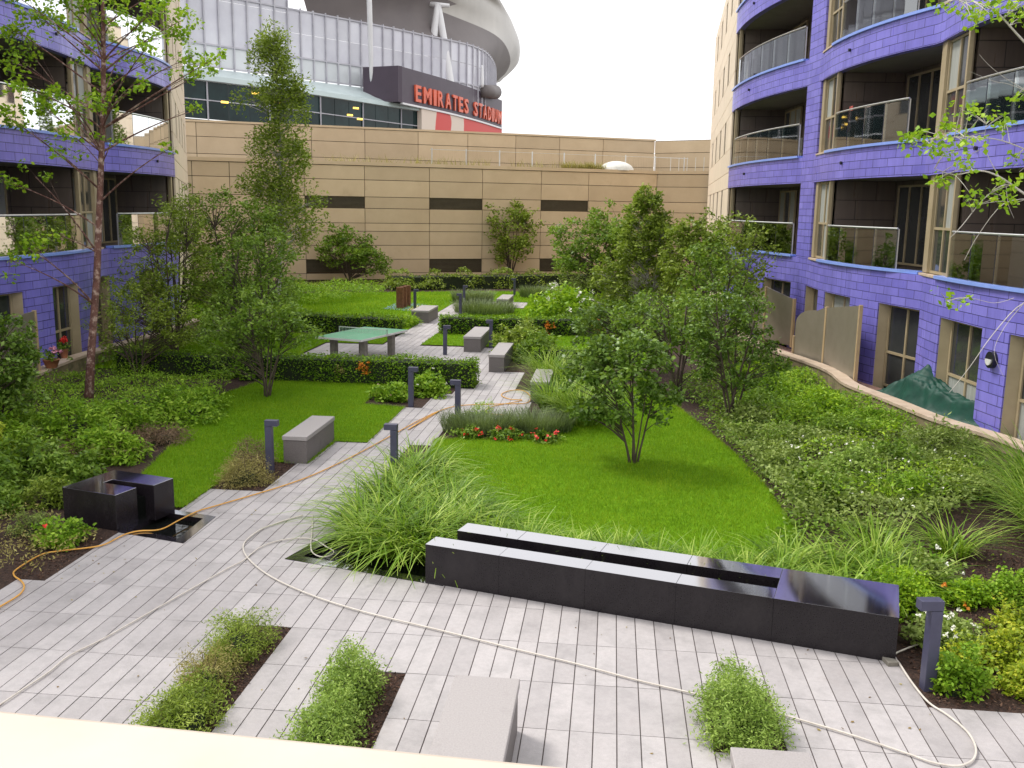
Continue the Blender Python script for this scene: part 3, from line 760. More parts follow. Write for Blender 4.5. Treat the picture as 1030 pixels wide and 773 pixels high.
def window(parent, path, a, c, z0, z1, off, cols=2, transom=.5, blind=0, frame='tandark', fw=.06):
    """frame + panes"""
    side = path.side
    b = MB(); P = path.sub(a, c, off, 10)
    strip(b, [path.at(a, off), path.at(c, off)], z0, z0+fw, .07, MT[frame], side); strip(b, [path.at(a, off), path.at(c, off)], z1-fw, z1, .07, MT[frame], side)
    A, C_ = path.at(a, off), path.at(c, off)
    def lerp(t): return A+(C_-A)*t
    W = float(np.linalg.norm(C_-A)); e = fw/W
    for i in range(cols+1):
        t = i/cols; t0, t1 = (0, e) if i == 0 else ((1-e, 1) if i == cols else (t-e/2, t+e/2)); strip(b, [lerp(t0), lerp(t1)], z0+fw+.001, z1-fw-.001, .068, MT[frame], side)
    zt = None
    if transom:
        zt = z0+(z1-z0)*transom
        for i in range(cols):
            strip(b, [lerp(i/cols+e*(1 if i == 0 else .5)+.002), lerp((i+1)/cols-e*(1 if i == cols-1 else .5)-.002)], zt-fw/2, zt+fw/2, .066, MT[frame], side)
    fr = b.build('window_frame', parent)
    b = MB(); d = A-C_; nrm = np.array([d[1], -d[0]])/W*side*-1
    for i in range(cols):
        zs = [(z0+fw, z1-fw)] if not zt else [(z0+fw, zt-fw/2), (zt+fw/2, z1-fw)]
        for za, zb in zs:
            p, q = lerp(i/cols+.001)-nrm*.035, lerp((i+1)/cols-.001)-nrm*.035
            mt = MT['blind'] if (blind and random.random() < blind) else MT['pane']
            o = len(b.v); b.v += [(p[0], p[1], za), (q[0], q[1], za), (q[0], q[1], zb), (p[0], p[1], zb)]; b.face((o, o+1, o+2, o+3), mt)
    b.build('pane', fr)
def wall_lamp(parent, p, n, z):
    b = MB(); c = (p[0]+n[0]*.09, p[1]+n[1]*.09); r = math.atan2(n[1], n[0])
    b.box(-.07, .07, -.07, .07, z-.14, z+.14, MT['lampblack'], r, c); L = b.build('wall_lamp', parent, bevel=.03)
    b = MB(); b.box(.071, .085, -.045, .045, z-.10, z+.01, MT['lampglass'], r, c); b.build('lamp_glass', L)
def bulkhead(parent, p, n, z):
    r = math.atan2(n[1], n[0]); b = MB(); K = 16
    def disc(rad, d0, d1, mat, zc, half=False):
        o = len(b.v)
        for d in (d0, d1):
            for i in range(K):
                a = 2*math.pi*i/K; yy = rad*math.cos(a)*.85; zz = rad*math.sin(a)
                if half: zz = min(zz, 0)
                b.v.append((p[0]+n[0]*d-n[1]*yy, p[1]+n[1]*d+n[0]*yy, zc+zz))
        for i in range(K): b.face((o+i, o+(i+1) % K, o+K+(i+1) % K, o+K+i), mat)
        b.face([o+K+i for i in range(K)], mat)
    disc(.17, 0, .10, MT['lampblack'], z); L = b.build('wall_lamp', parent)
    b = MB(); disc(.12, .101, .13, MT['lampglass'], z+.01, True); b.build('lamp_glass', L)

def apartment(label, mods, side, cream_a, ground_open, floors=4, name='apartment_building', depth=6, gz=.15):
    T = tag(empty(name), label, 'apartment building')
    allp = []
    for kind, pts in mods: allp += pts if not allp else pts[1:]
    PA = Path(allp, side)
    # ground storey with openings
    z0, z1 = gz-.3, 3.15
    b = MB(); cuts = sorted(ground_open, key=lambda q: q[0]); cur = 0
    for (a, c, za, zb, kind) in cuts:
        if a > cur+.01: strip(b, PA.sub(cur, a), z0, z1-.01, .3, MT['purple'], side, cur)
        strip(b, PA.sub(a, c, 0, 10), zb, z1-.01, .3, MT['purple'], side, a)
        if za > z0+.4: strip(b, PA.sub(a, c, 0, 10), z0, za, .3, MT['purple'], side, a)
        cur = c
    strip(b, PA.sub(cur, PA.L), z0, z1-.01, .3, MT['purple'], side, cur)
    b.build('ground_storey_wall', T)
    for (a, c, za, zb, kind) in cuts:   # tan reveals
        b = MB(); wd = .16 if c-a > .9 else .08
        strip(b, [PA.at(a+.005, .03), PA.at(a+wd, .26)], za if za > z0+.4 else gz-.1, zb-.002, .05, MT['tandark'], side)
        b.build('window_reveal', T)
        window(T, PA, a+wd+.02, c-.02, max(za, gz), zb-.01, .2, cols=2 if c-a > 1.3 else 1, transom=.42, blind=.45 if kind != 'dark' else 0, frame='tandark')
    # interior lining so nothing is see-through
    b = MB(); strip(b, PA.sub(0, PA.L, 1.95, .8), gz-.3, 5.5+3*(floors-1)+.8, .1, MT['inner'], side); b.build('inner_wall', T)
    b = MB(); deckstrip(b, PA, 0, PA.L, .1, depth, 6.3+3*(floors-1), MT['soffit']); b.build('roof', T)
    u = 0
    spans = []
    for kind, pts in mods:
        L = Path(pts, side).L; spans.append((kind, u, u+L)); u += L
    for f_ in range(1, floors+1):
        cap = 3.15 if f_ == 1 else 6.3+3*(f_-2); sof = 5.5+3*(f_-1); 
        if f_ > 1:
            b = MB(); strip(b, PA.sub(0, PA.L), sof-3, cap, .22, MT['purple'], side, 0); band = b.build('floor_band', T)
        b = MB(); deckstrip(b, PA, 0, PA.L, .22, 1.95, sof+.004, MT['soffit']); deckstrip(b, PA, 0, PA.L, .22, 1.95, cap-.12, MT['soffit'])
        b.build('floor_slab', T)
        for kind, a, c in spans:
            L = c-a
            if kind == 'pier':
                b = MB(); strip(b, PA.sub(a, c), cap, sof, .4, MT['purple'], side, a); b.build('pier', T); continue
            if kind == 'A': pw, ww, be, lip = 0.0, .11, .93, (.0, .97)
            elif kind == 'Q': pw, ww, be, lip = 0.0, .10, .84, (.0, .93)
            else: pw, ww, be, lip = .06, .27, .84, (.20, 1.0)
            # coping lip
            b = MB(); strip(b, PA.sub(a+L*lip[0], a+L*lip[1], -.06), cap, cap+.07, .30, MT['lip'], side); b.build('coping', T)
            if lip[0] > 0: b = MB(); strip(b, PA.sub(a+.05, a+L*lip[0]-.02, -.03), cap, cap+.05, .25, MT['stone'], side); b.build('window_sill', T)
            zb_ = cap+.07
            if pw: b = MB(); strip(b, PA.sub(a+.02, a+L*pw, .06), zb_, sof, .3, MT['tandark'], side); b.build('pier', T)
            window(T, PA, a+L*pw+.01, a+L*ww, zb_, sof-.01, .12, cols=1 if kind in 'AQ' else 2, transom=.46, blind=.35)
            b = MB(); q = PA.at(a+L*ww+.05, .08); b.box(-.045, .045, -.045, .045, zb_, sof-.004, MT['tandark'], 0, q); b.build('post', T)
            # recess side wall behind window
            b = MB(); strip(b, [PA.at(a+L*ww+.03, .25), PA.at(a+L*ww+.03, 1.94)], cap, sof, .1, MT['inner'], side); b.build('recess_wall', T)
            # near purple return wall
            b = MB()
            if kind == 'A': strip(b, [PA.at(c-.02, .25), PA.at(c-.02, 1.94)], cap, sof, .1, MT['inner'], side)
            else: strip(b, [PA.at(a+L*be, 1.2), PA.at(c-.03, .42)], cap, sof, .12, MT['purple'], side)
            b.build('recess_wall', T)
            pm_ = (PA.at(a+L*be, 1.2)+PA.at(c-.03, .42))/2 if kind != 'A' else PA.at(c-.25, 1.0)
            nv = PA.at(a+L*.9, 0)-PA.at(a+L*.9, 1); 
            if kind != 'A': wall_lamp(T, pm_+nv*.02, nv, sof-.75)
            # balcony door glazing on inner wall
            window(T, PA, a+L*(ww+.06), a+L*(ww+.06)+2.4, cap+.02, sof-.12, 1.86, cols=3, transom=0, blind=.4, frame='tandark')
            if L > 5: window(T, PA, a+L*.68, a+L*.68+1.2, cap+.85, sof-.15, 1.86, cols=1, transom=0, blind=.5, frame='tandark')
            # balustrade
            s0, s1 = a+L*ww+.12, a+L*(be+.02)
            r = empty('balustrade'); r.parent = T
            b = MB(); m_ = int((s1-s0)/1.25)+1; 
            for i in range(m_):
                p0, p1 = s0+(s1-s0)*i/m_+.015, s0+(s1-s0)*(i+1)/m_-.015; strip(b, PA.sub(p0, p1, .05), cap+.075, cap+1.03, .014, MT['bglass'], side)
            b.build('glass_panel', r)
            b = MB(); b.tube([(*p, cap+1.07) for p in PA.sub(s0, s1, .055)], .024, MT['chrome'], 6)
            for i in range(0, m_+1): p = PA.at(s0+(s1-s0)*i/m_, .085); b.box(-.014, .014, -.014, .014, cap+.07, cap+1.06, MT['chrome'], 0, p)
            b.build('handrail', r)
    # fixings on bands
    for f_ in range(2, floors+1):
        for kind, a, c in spans:
            if kind == 'pier': continue
            u_ = a+(c-a)*.42; p = PA.at(u_, 0); nv = PA.at(u_, 0)-PA.at(u_, 1)
            b = MB(); b.tube([(p[0], p[1], 6.3+3*(f_-2)-.35), (p[0]+nv[0]*.06, p[1]+nv[1]*.06, 6.3+3*(f_-2)-.35)], .045, MT['lampblack'], 8); b.build('overflow_spout', T)
    # cream stone section
    a0, a1 = [np.array(q, float) for q in cream_a]
    PC = Path([a0, a1], side); b = MB(); L = PC.L; ncol = 7; H = 5.5+3*(floors-1)+.8
    strip(b, PC.sub(0, L, .06, 50), gz-.3, H, .3, MT['joint'], side)
    us = [0, L*.10, L*.30, L*.5, L*.7, L*.88, L]
    rows = []; z = gz-.3
    for f_ in range(floors+1):
        base = 3.15+3*(f_-1) if f_ else gz-.3
        rows += [(base, base+.95), (base+.95, base+2.35)] if f_ else [(gz-.3, 1.1), (1.1, 2.5)]
        rows += [(base+2.35, base+3.0)] if f_ else [(2.5, 3.15)]
    for i in range(len(us)-1):
        for ri, (za, zb) in enumerate(rows):
            if zb > H: continue
            a, c = us[i]+.012, us[i+1]-.012
            if ri % 3 == 1 and 0 < i < 5 and ri > 3 and L > 4:    # slot windows
                m_ = (a+c)/2; sw = min(1.1, (c-a)*.3)
                strip(b, PC.sub(a, m_-sw/2, 0, 50), za+.012, zb-.012, .2, MT['cream'], side); strip(b, PC.sub(m_+sw/2, c, 0, 50), za+.012, zb-.012, .2, MT['cream'], side)
            else: strip(b, PC.sub(a, c, 0, 50), za+.012, zb-.012, .2, MT['cream'], side)
    b.build('stone_clad_wall', T)
    for i in range(1, 5):
        for ri, (za, zb) in enumerate(rows):
            if zb > H or ri % 3 != 1 or ri <= 3 or L <= 4: continue
            m_ = (us[i]+us[i+1])/2; sw = min(1.1, (us[i+1]-us[i]-.024)*.3)-.02
            b = MB(); strip(b, PC.sub(m_-sw/2, m_+sw/2, .052, 50), za+.02, zb-.02, .01, MT['pane'], side); b.build('slot_window', T)
    return T, PA
# right building (outward normal towards -X): path runs from far to near
# photo columns -> arc positions
def s_of_px(PA, px, z=1.5):
    best = None
    for u in np.linspace(0, PA.L, 900):
        q = PA.at(u); d = np.array([q[0], q[1], z])-CAM; x = 515+F*(d@RT)/(d@FW)
        e = abs(x-px)
        if best is None or e < best[0]: best = (e, u)
    return best[1]
sideR = 1
modsR = [('A', arc((4.40, 31.0), (5.75, 22.6), .40, sideR)), ('pier', [np.array((5.75, 22.6)), np.array((5.93, 21.4))]),
         ('B', arc((5.93, 21.4), (7.22, 14.6), .42, sideR)), ('C', arc((7.22, 14.6), (8.15, 7.7), .38, sideR)), ('C', arc((8.15, 7.7), (8.95, .8), .38, sideR))]
tmp = []
for k__, p in modsR: tmp += p if not tmp else p[1:]
PR = Path(tmp, sideR)
def test_out(PA, want): 
    q = PA.at(PA.L/2, 0)-PA.at(PA.L/2, 1); return q[0]*want > 0
if not test_out(PR, -1):
    sideR = -1
    modsR = [('A', arc((4.40, 31.0), (5.75, 22.6), .40, sideR)), ('pier', [np.array((5.75, 22.6)), np.array((5.93, 21.4))]),
             ('B', arc((5.93, 21.4), (7.22, 14.6), .42, sideR)), ('C', arc((7.22, 14.6), (8.15, 7.7), .38, sideR)), ('C', arc((8.15, 7.7), (8.95, .8), .38, sideR))]
    tmp = []
    for k__, p in modsR: tmp += p if not tmp else p[1:]
    PR = Path(tmp, sideR)
opR = [(s_of_px(PR, a), s_of_px(PR, c), za, 2.32, kd) for a, c, za, kd in
       ((766, 794, .15, 'x'), (808, 821, .15, 'dark'), (827, 853, .15, 'x'), (881, 922, .18, 'x'), (942, 984, .18, 'x'), (1011, 1052, .15, 'x'))]
TR, PR = apartment('purple block apartment building with curved glass balconies on the right', modsR, sideR, ((5.75, 54.0), (4.42, 31.03)), opR, 4)
p = PR.at(s_of_px(PR, 998)); nv = PR.at(s_of_px(PR, 998))-PR.at(s_of_px(PR, 998), 1); bulkhead(TR, p, nv, 1.75)
p = PR.at(s_of_px(PR, 823)); nv = p-PR.at(s_of_px(PR, 823), 1); wall_lamp(TR, p, nv, 1.55)
sideL = -sideR
modsL = [('Q', arc((-16.15, 24.6), (-15.85, 18.75), .40, sideL)), ('P', arc((-15.85, 18.75), (-15.05, 11.3), .42, sideL)), ('P', arc((-15.05, 11.3), (-14.4, 4.0), .38, sideL))]
tmp = []
for k__, p in modsL: tmp += p if not tmp else p[1:]
PLf = Path(tmp, sideL)
opL = [(s_of_px(PLf, a), s_of_px(PLf, c), za, 2.32, kd) for a, c, za, kd in ((155, 141, .9, 'x'), (112, 97, .15, 'x'), (81, 55, .15, 'x'), (26, -5, .15, 'x'))]
opL = [(min(a, c), max(a, c), za, zb, k__) for a, c, za, zb, k__ in opL]
TL, PLf = apartment('purple block apartment building with curved glass balconies on the left, behind the birch', modsL, sideL, ((-23.5, 41.9), (-16.17, 24.63)), opL, 4)

# ---------- terraces with retaining walls
def terrace(label, cap_pts, PA, s0, s1, zc=.40, zf=.15):
    T = tag(empty('terrace'), label, 'terrace')
    C_ = [np.array(p[:2]) for p in smooth([(*p, 0) for p in cap_pts], 4)]
    side = PA.side
    d0 = PA.at(PA.L/2, 0)-PA.at(PA.L/2, 1)
    b = MB(); strip(b, C_, -.1, zc-.07, .18, MT['render'], side); b.build('retaining_wall', T)
    Co = []
    for i in range(len(C_)):
        d = C_[min(i+1, len(C_)-1)]-C_[max(i-1, 0)]; d /= np.linalg.norm(d); Co.append(C_[i]+np.array([d[1], -d[0]])*side*.03)
    b = MB(); strip(b, Co, zc-.068, zc, .36, MT['stone'], side); b.build('coping', T)
    b = MB(); n = len(C_); o = len(b.v)
    for i in range(n):
        q = PA.at(s0+(s1-s0)*i/(n-1), -.0); b.v += [(C_[i][0], C_[i][1], zf), (q[0], q[1], zf)]
    for i in range(n-1): b.face((2*i, 2*i+1, 2*i+3, 2*i+2), MT['deck'])
    b.build('terrace_floor', T)
capR = [(4.05, 31), (4.10, 28.5), (4.22, 25.0), (4.38, 22.0), (4.72, 20.45), (5.1, 19.2), (5.38, 18.2), (5.62, 17.2), (5.72, 16.2), (5.72, 14.6), (6.18, 12.7), (6.62, 10.7), (7.35, 8.9), (7.6, 6.5), (7.75, 3.0)]
terrace('sandstone capped wavy terrace edge below the right purple building', capR, PR, 0, PR.L)
capL = [(-15.2, 24.0), (-14.85, 21), (-14.70, 18.7), (-14.65, 15.4), (-14.45, 13.7), (-14.15, 12.2), (-13.9, 9), (-13.7, 5)]
terrace('sandstone capped terrace edge below the left purple building', capL, PLf, 0, PLf.L)

# ---------- privacy screens
def screen(label, pts, tops, z0=.36, side=-1):
    T = tag(empty('privacy_screen'), label, 'privacy screen', 'frosted terrace screens')
    for i in range(len(pts)-1):
        a, c = np.array(pts[i]), np.array(pts[i+1]); za, zb = tops[i], tops[i+1]
        L = np.linalg.norm(c-a); d = (c-a)/L; n = np.array([-d[1], d[0]])*.02; K = []
        a_, c_ = a+d*.05, c-d*.05; L_ = L-.1
        K.append((0, z0)); 
        if i == 0:
            rr = .95*L_*.75; hr = .5
            for q in range(9):
                an = math.pi/2*q/8; K.append((rr*(1-math.cos(an)), za-hr+hr*math.sin(an)))
        else: K.append((0, za))
        K.append((L_, zb)); K.append((L_, z0)); b = MB(); o = len(K)
        P = [(a_[0]+d[0]*u+n[0]*sg, a_[1]+d[1]*u+n[1]*sg, z) for sg in (-1, 1) for u, z in K]
        b.v = P; b.face(range(o), MT['frost']); b.face([2*o-1-j for j in range(o)], MT['frost'])
        for j in range(o): b.face((j, (j+1) % o, o+(j+1) % o, o+j), MT['frost'])
        b.build('frosted_panel', T)
        if True:
            b = MB(); b.box(-.045, .045, -.045, .045, z0-.05, (zb+.02), MT['wood'], math.atan2(d[1], d[0]), c); b.build('post', T, bevel=.006)
    b = MB(); b.box(-.05, .05, -.05, .05, z0-.05, z0+.55, MT['wood'], 0, pts[0]); b.build('post', T)
def SG(px, py, z=.36): return G(px, py, z)[:2]
screen('frosted two panel privacy screen, the farther of the two on the right terrace', [SG(739, 325), SG(768, 341), SG(796, 348)], [1.95, 2.10, 1.85])
screen('frosted two panel privacy screen, the nearer of the two by the green cover', [SG(798, 356), SG(828, 365.5), SG(860, 383)], [1.80, 1.95, 2.28])
LS = [np.array((-13.95, 10.6)), np.array((-14.35, 12.6)), np.array((-14.9, 13.6))]
screen('frosted privacy screen on the left terrace beside the pink flower pot', [tuple(LS[0]), tuple(LS[1])], [1.9, 1.9], .38)

# ---------- flower pots on the left terrace
def pot(x, y, z, r, h, label, fm):
    T = tag(empty('flower_pot'), label, 'flower pot'); b = MB(); K = 14; o = 0
    prof = [(r*.65, 0), (r, h), (r*1.06, h), (r*1.06, h+.02), (r*.9, h+.02), (r*.85, h-.03)]
    for rr, zz in prof:
        for j in range(K): b.v.append((x+rr*math.cos(2*math.pi*j/K), y+rr*math.sin(2*math.pi*j/K), z+zz))
    for i in range(len(prof)-1):
        for j in range(K): b.face((i*K+j, i*K+(j+1) % K, (i+1)*K+(j+1) % K, (i+1)*K+j), MT['terracotta'])
    b.face([(len(prof)-1)*K+j for j in range(K)], MT['soil']); b.build('pot', T, smooth=True)
    C_ = RNG.normal(size=(14, 3))*np.array([r*.6, r*.6, .07])+np.array([x, y, z+h+.12])
    quads('foliage', leafquads(cluster_points(C_, 16, .09), .06, .6, .8), [MT['leaf_mid']], T)
    C2 = RNG.normal(size=(7, 3))*np.array([r*.6, r*.6, .04])+np.array([x, y, z+h+.26])
    quads('blossom', leafquads(cluster_points(C2, 14, .06), .06, .8, .9), [MT[fm]], T)
g = G(52, 370, .4); pot(g[0], g[1], .40, .20, .20, 'terracotta bowl of pale pink flowers on the left terrace wall', 'flower_pink')
g = G(62, 362, .4); pot(g[0]-.1, g[1]+.3, .40, .12, .22, 'small pot with one bright red flower on the left terrace wall', 'flower_red')

# ---------- green tarpaulin over something on the right terrace
def tarp():
    T = MB(); A = np.array(G(872, 389, .40)[:2]); B = np.array(G(981, 427, .40)[:2]); d = B-A; L = np.linalg.norm(d); d /= L
    n = np.array([-d[1], d[0]])
    if n[0] < 0: n = -n
    nu, nv = 90, 50; W = 1.3; pk = np.array([L*.36, W*.45])
    for i in range(nu+1):
        for j in range(nv+1):
            u = i/nu*L; v = j/nv*W; ed = min(v, W-v, u*1.3, (L-u)*1.3)
            r = math.hypot(u-pk[0], (v-pk[1])*1.25); an = math.atan2(v-pk[1], u-pk[0])
            cone_ = .93-.95*r+.26*r*r if r < 1.2 else 0
            box_ = .40*min(1, max(0, (L-u)/.35))*min(1, v/.22)*min(1, (W-v)/.22)*(1 if u > pk[0] else max(0, 1-(pk[0]-u)/1.0))
            h = max(cone_, 0)**1.0 if cone_ > box_ else box_
            h = math.log(math.exp(9*max(cone_, 0))+math.exp(9*box_)-1)/9
            fo = (1-abs((an*4.2+.25*math.sin(4*r)) % 1*2-1))**1.2*.075*min(r*1.6, .9)+.03*math.sin(5*u+2.1)*math.sin(6*v)+.02*math.sin(31*u+9*v)*min(r, .5)+.012*math.sin(47*v-13*u)
            z = .30+max(0, h-.03)*min(1, ed*5+.05)+fo*min(1, ed*6)
            p = A+d*(u+.05*math.sin(9*v)*(i in (0, nu)))+n*(v+.04+.05*math.sin(7*u)*(1-v/W))
            T.v.append((p[0], p[1], z))
    for i in range(nu):
        for j in range(nv):
            a = i*(nv+1)+j; T.face((a, a+1, a+nv+2, a+nv+1), MT['tarp'])
    o = T.build('tarpaulin_cover', smooth=True); tag(o, 'crumpled dark green tarpaulin draped over furniture on the right terrace', 'tarpaulin')
tarp()

# ------------------------------------------------------------------ bronze end wall, two tiers
WN = np.array([-.43695, .89949]); WU = np.array([.89949, .43695]); WC = 48.53
def wp(s, off=0): return WU*s+WN*(WC+off)
MT['louvre'] = surf('dark_bronze_louvre', (.075, .062, .035), (.11, .09, .055), 3, .5, 0)
T = tag(empty('end_wall'), 'bronze panelled wall with slit windows closing the far end of the garden', 'wall')
def panelled(b, sl, zl, off, th=.12, gap=.016, skip=(), mat='tan', a_fn=wp):
    for i in range(len(sl)-1):
        for j in range(len(zl)-1):
            if (i, j) in skip: continue
            a, c = a_fn(sl[i]+gap, off), a_fn(sl[i+1]-gap, off)
            b.wallseg(a, c, zl[j]+gap, zl[j+1]-gap, th, MT[mat])
zl = [.2, .58, 1.40, 2.23, 3.06, 3.54, 4.40, 5.07, 6.05, 6.86]
sl = [-9, -6, -2.6, -.6, 3.55, 7.05, 10.99, 14.36, 18.24, 21.5, 26.4]
skip = set()
for i in (4, 6, 8):
    skip.add((i, 6)); skip.add((i, 1))
b = MB(); panelled(b, sl, zl, 0, skip=skip); b.build('panel', T)
b = MB(); b.wallseg(wp(-9.2, .13), wp(26.4, .13), -.3, 6.9, .6, MT['joint']); b.build('backing_wall', T)
for i in (4, 6, 8):
    for za, zb in ((4.40, 5.07), (.66, 1.40)):
        b = MB(); q0, q1 = wp(sl[i]+.03, .06), wp(sl[i+1]-.03, .06)
        nl = 9
        for q in range(nl): b.wallseg(q0, q1, za+.03+q*(zb-za-.04)/nl, za+.03+q*(zb-za-.04)/nl+.035, .05, MT['louvre'])
        b.build('louvre', T)
# coping and right return
b = MB(); b.wallseg(wp(-9.2, -.06), wp(26.46, -.06), 6.88, 7.08, .9, MT['tan']); b.build('coping', T)
ra, rb = wp(26.4, 0), np.array((6.3, 54.2)); rl = float(np.linalg.norm(rb-ra)); rd = (rb-ra)/rl; rn = np.array([-rd[1], rd[0]])
def rp(s, off=0): return ra+rd*s+rn*off
b = MB(); panelled(b, [0, rl], zl, 0, a_fn=rp); b.build('panel', T)
b = MB(); b.wallseg(rp(0, .13), rp(rl+1, .13), -.3, 6.9, .4, MT['joint']); b.build('backing_wall', T)
b = MB(); b.wallseg(rp(-.03, -.05), rp(rl+.5, -.05), 6.882, 7.075, .9, MT['tan']); b.build('coping', T)
b = MB(); p4 = [wp(-9.2, .5), wp(26.4, .5), wp(40, .5), wp(40, 8), wp(-9.2, 8)]; b.poly([tuple(q) for q in p4], 6.95, MT['ground']); b.build('podium_roof', T)
T2 = tag(empty('podium_wall'), 'upper bronze panelled wall set back above the end wall, below the stadium', 'wall')
sl2 = [-12, -8, -2.1, 1.3, 4.74, 8.1, 11.58, 14.95, 18.32, 21.5, 24.78, 28.8]
b = MB(); panelled(b, sl2, [6.2, 7.5, 8.5, 9.33], 5); b.build('panel', T2)
b = MB(); b.wallseg(wp(-12, 5.13), wp(28.8, 5.13), 5, 9.36, .6, MT['joint']); b.build('backing_wall', T2)
b = MB(); b.wallseg(wp(-12, 4.95), wp(28.85, 4.95), 9.34, 9.46, .7, MT['tan']); b.build('coping', T2)
ra2 = wp(28.8, 5); rb2 = np.array((8.5, 57.5)); rl2 = float(np.linalg.norm(rb2-ra2)); rd2 = (rb2-ra2)/rl2; rn2 = np.array([-rd2[1], rd2[0]])
def rp2(s, off=0): return ra2+rd2*s+rn2*off
b = MB(); panelled(b, [0, rl2*.8, rl2], [6.2, 7.5, 8.5, 9.33], 0, a_fn=rp2); b.build('panel', T2)
b = MB(); b.wallseg(rp2(0, .13), rp2(rl2+1, .13), 5, 9.36, .4, MT['joint']); b.build('backing_wall', T2)
# rail on the podium edge
T3 = tag(empty('podium_railing'), 'thin pale metal railing along the top of the bronze end wall', 'railing')
b = MB()
for i in range(0, 150):
    p = wp(11.5+i*.12, 1.3); b.box(-.006, .006, -.006, .006, 7.0, 8.0, MT['tan'], 0, p)
b.build('pickets', T3)
b = MB()
for i in range(0, 9): p = wp(11.5+i*2.2, 1.3); b.box(-.035, .035, -.035, .035, 6.96, 8.1, MT['chrome'], 0, p)
b.wallseg(wp(11.4, 1.28), wp(29.4, 1.28), 8.0, 8.03, .04, MT['chrome']); b.build('rail_frame', T3)
b = MB()
for i in range(0, 7): p = rp(.6+i*.55, 1.2); b.box(-.02, .02, -.02, .02, 6.96, 8.0, MT['chrome'], 0, p)
b.build('return_pickets', T3)
# dome rooflight
b = MB(); c0 = wp(23.9, 1.0); K = 20
for i in range(7):
    a = i/6*math.pi/2
    for j in range(K): b.v.append((c0[0]+1.15*math.cos(a)*math.cos(2*math.pi*j/K), c0[1]+1.15*math.cos(a)*math.sin(2*math.pi*j/K), 7.05+.62*math.sin(a)))
for i in range(6):
    for j in range(K): b.face((i*K+j, i*K+(j+1) % K, (i+1)*K+(j+1) % K, (i+1)*K+j), MT['ppwhite'])
tag(b.build('roof_dome', smooth=True), 'small white domed rooflight on top of the bronze end wall', 'rooflight')
P = np.array([[*wp(s, .6+random.uniform(0, .5)), 7.0] for s in np.concatenate([RNG.uniform(20.0, 22.9, 600), RNG.uniform(16.5, 22.5, 100), RNG.uniform(5, 15.0, 220)])])
tag(blade_object('roof_grass', P, .55, .03, MT['leaf_heath'], .5, .5, 3), 'straw coloured grass growing along the top of the bronze end wall', 'grass', kind='stuff')

# ------------------------------------------------------------------ stadium
ST = tag(empty('stadium'), 'glass fronted stadium with a curved overhanging roof and a lettered dark sign box', 'stadium')
MT['curtain'] = surf('sky_reflection_glass', (.54, .53, .60), (.70, .70, .75), .25, .18, 0, spec=.6, island=.10)  # pale lavender base colour paints in the sky's reflection on the glass
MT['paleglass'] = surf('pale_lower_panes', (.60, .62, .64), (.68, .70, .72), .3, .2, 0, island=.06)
MT['mull'] = surf('silver_mullion', (.42, .41, .46), (.55, .54, .58), 1, .4, 0)
MT['tealglass'] = surf('dark_teal_glazing', (.006, .016, .017), (.016, .040, .040), .6, .12, 0, spec=.25, island=.25)
MT['tealtrim'] = surf('teal_canopy_edge', (.55, .66, .66), (.64, .74, .74), .5, .35, 0)
MT['sofd'] = surf('dark_shaded_roof', (.13, .11, .11), (.18, .155, .15), .12, .6, 0)
MT['sofl'] = surf('silver_lit_roof', (.30, .28, .25), (.44, .41, .37), .10, .35, 0, metal=.3)  # silver edge; the paler tone also paints light on the outer soffit
MT['boxp'] = surf('plum_sign_cladding', (.060, .042, .062), (.080, .058, .082), .3, .5, 0)
MT['letter'] = surf('orange_red_letters', (.72, .11, .05), (.80, .15, .07), 1, .4, 0)
MT['colw'] = surf('white_steel_column', (.72, .71, .72), (.80, .79, .80), .4, .35, 0)
m, nt, bb_ = newmat('lit_cafe_lamp'); bb_.inputs['Base Color'].default_value = (.9, .6, .1, 1); bb_.inputs['Emission Color'].default_value = (1, .62, .10, 1); bb_.inputs['Emission Strength'].default_value = 1.6; MT['lamp'] = m
m, nt, bb_ = newmat('red_cream_mural')
v = N(nt, 'ShaderNodeTexWave', Scale=.10, Distortion=5.5, Detail=3); v.inputs['Detail Scale'].default_value = .8; nt.links.new(tc(nt), v.inputs['Vector'])
r_ = ramp(nt, v.outputs['Fac'], [(.46, (.66, .085, .075)), (.50, (.74, .62, .52))]); nt.links.new(r_, bb_.inputs['Base Color']); bb_.inputs['Roughness'].default_value = .6; MT['mural'] = m

cur = smooth([(*q, 0) for q in [(-50, 58.5), (-37, 75.5), (-30.4, 84.2), (-24.6, 92.0), (-21.2, 97.2), (-18.6, 101.0), (-17.0, 104.4), (-16.1, 110), (-16.5, 121), (-18, 134)]], 6)
PCW = Path([q[:2] for q in cur], 1)
if (PCW.at(10, 0)-PCW.at(10, 1))[0] < 0: PCW.side = -1
sdS = PCW.side
def ss(px, z=18): 
    return s_of_px(PCW, px, z)
s300 = ss(300)
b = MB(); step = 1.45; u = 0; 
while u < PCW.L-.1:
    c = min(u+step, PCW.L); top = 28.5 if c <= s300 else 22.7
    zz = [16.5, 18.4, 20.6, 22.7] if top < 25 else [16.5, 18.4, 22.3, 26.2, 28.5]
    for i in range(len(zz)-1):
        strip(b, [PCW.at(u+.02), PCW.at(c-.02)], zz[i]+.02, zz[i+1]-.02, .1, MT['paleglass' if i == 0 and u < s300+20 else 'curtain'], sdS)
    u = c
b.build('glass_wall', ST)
b = MB(); u = 0
while u < PCW.L:
    top = 28.5 if u <= s300 else 22.9; q = PCW.at(u, -.12)
    d = PCW.at(u, 0)-PCW.at(u, 1); b.box(-.14, .06, -.06, .06, 16.2, top, MT['mull'], math.atan2(d[1], d[0]), q); u += step
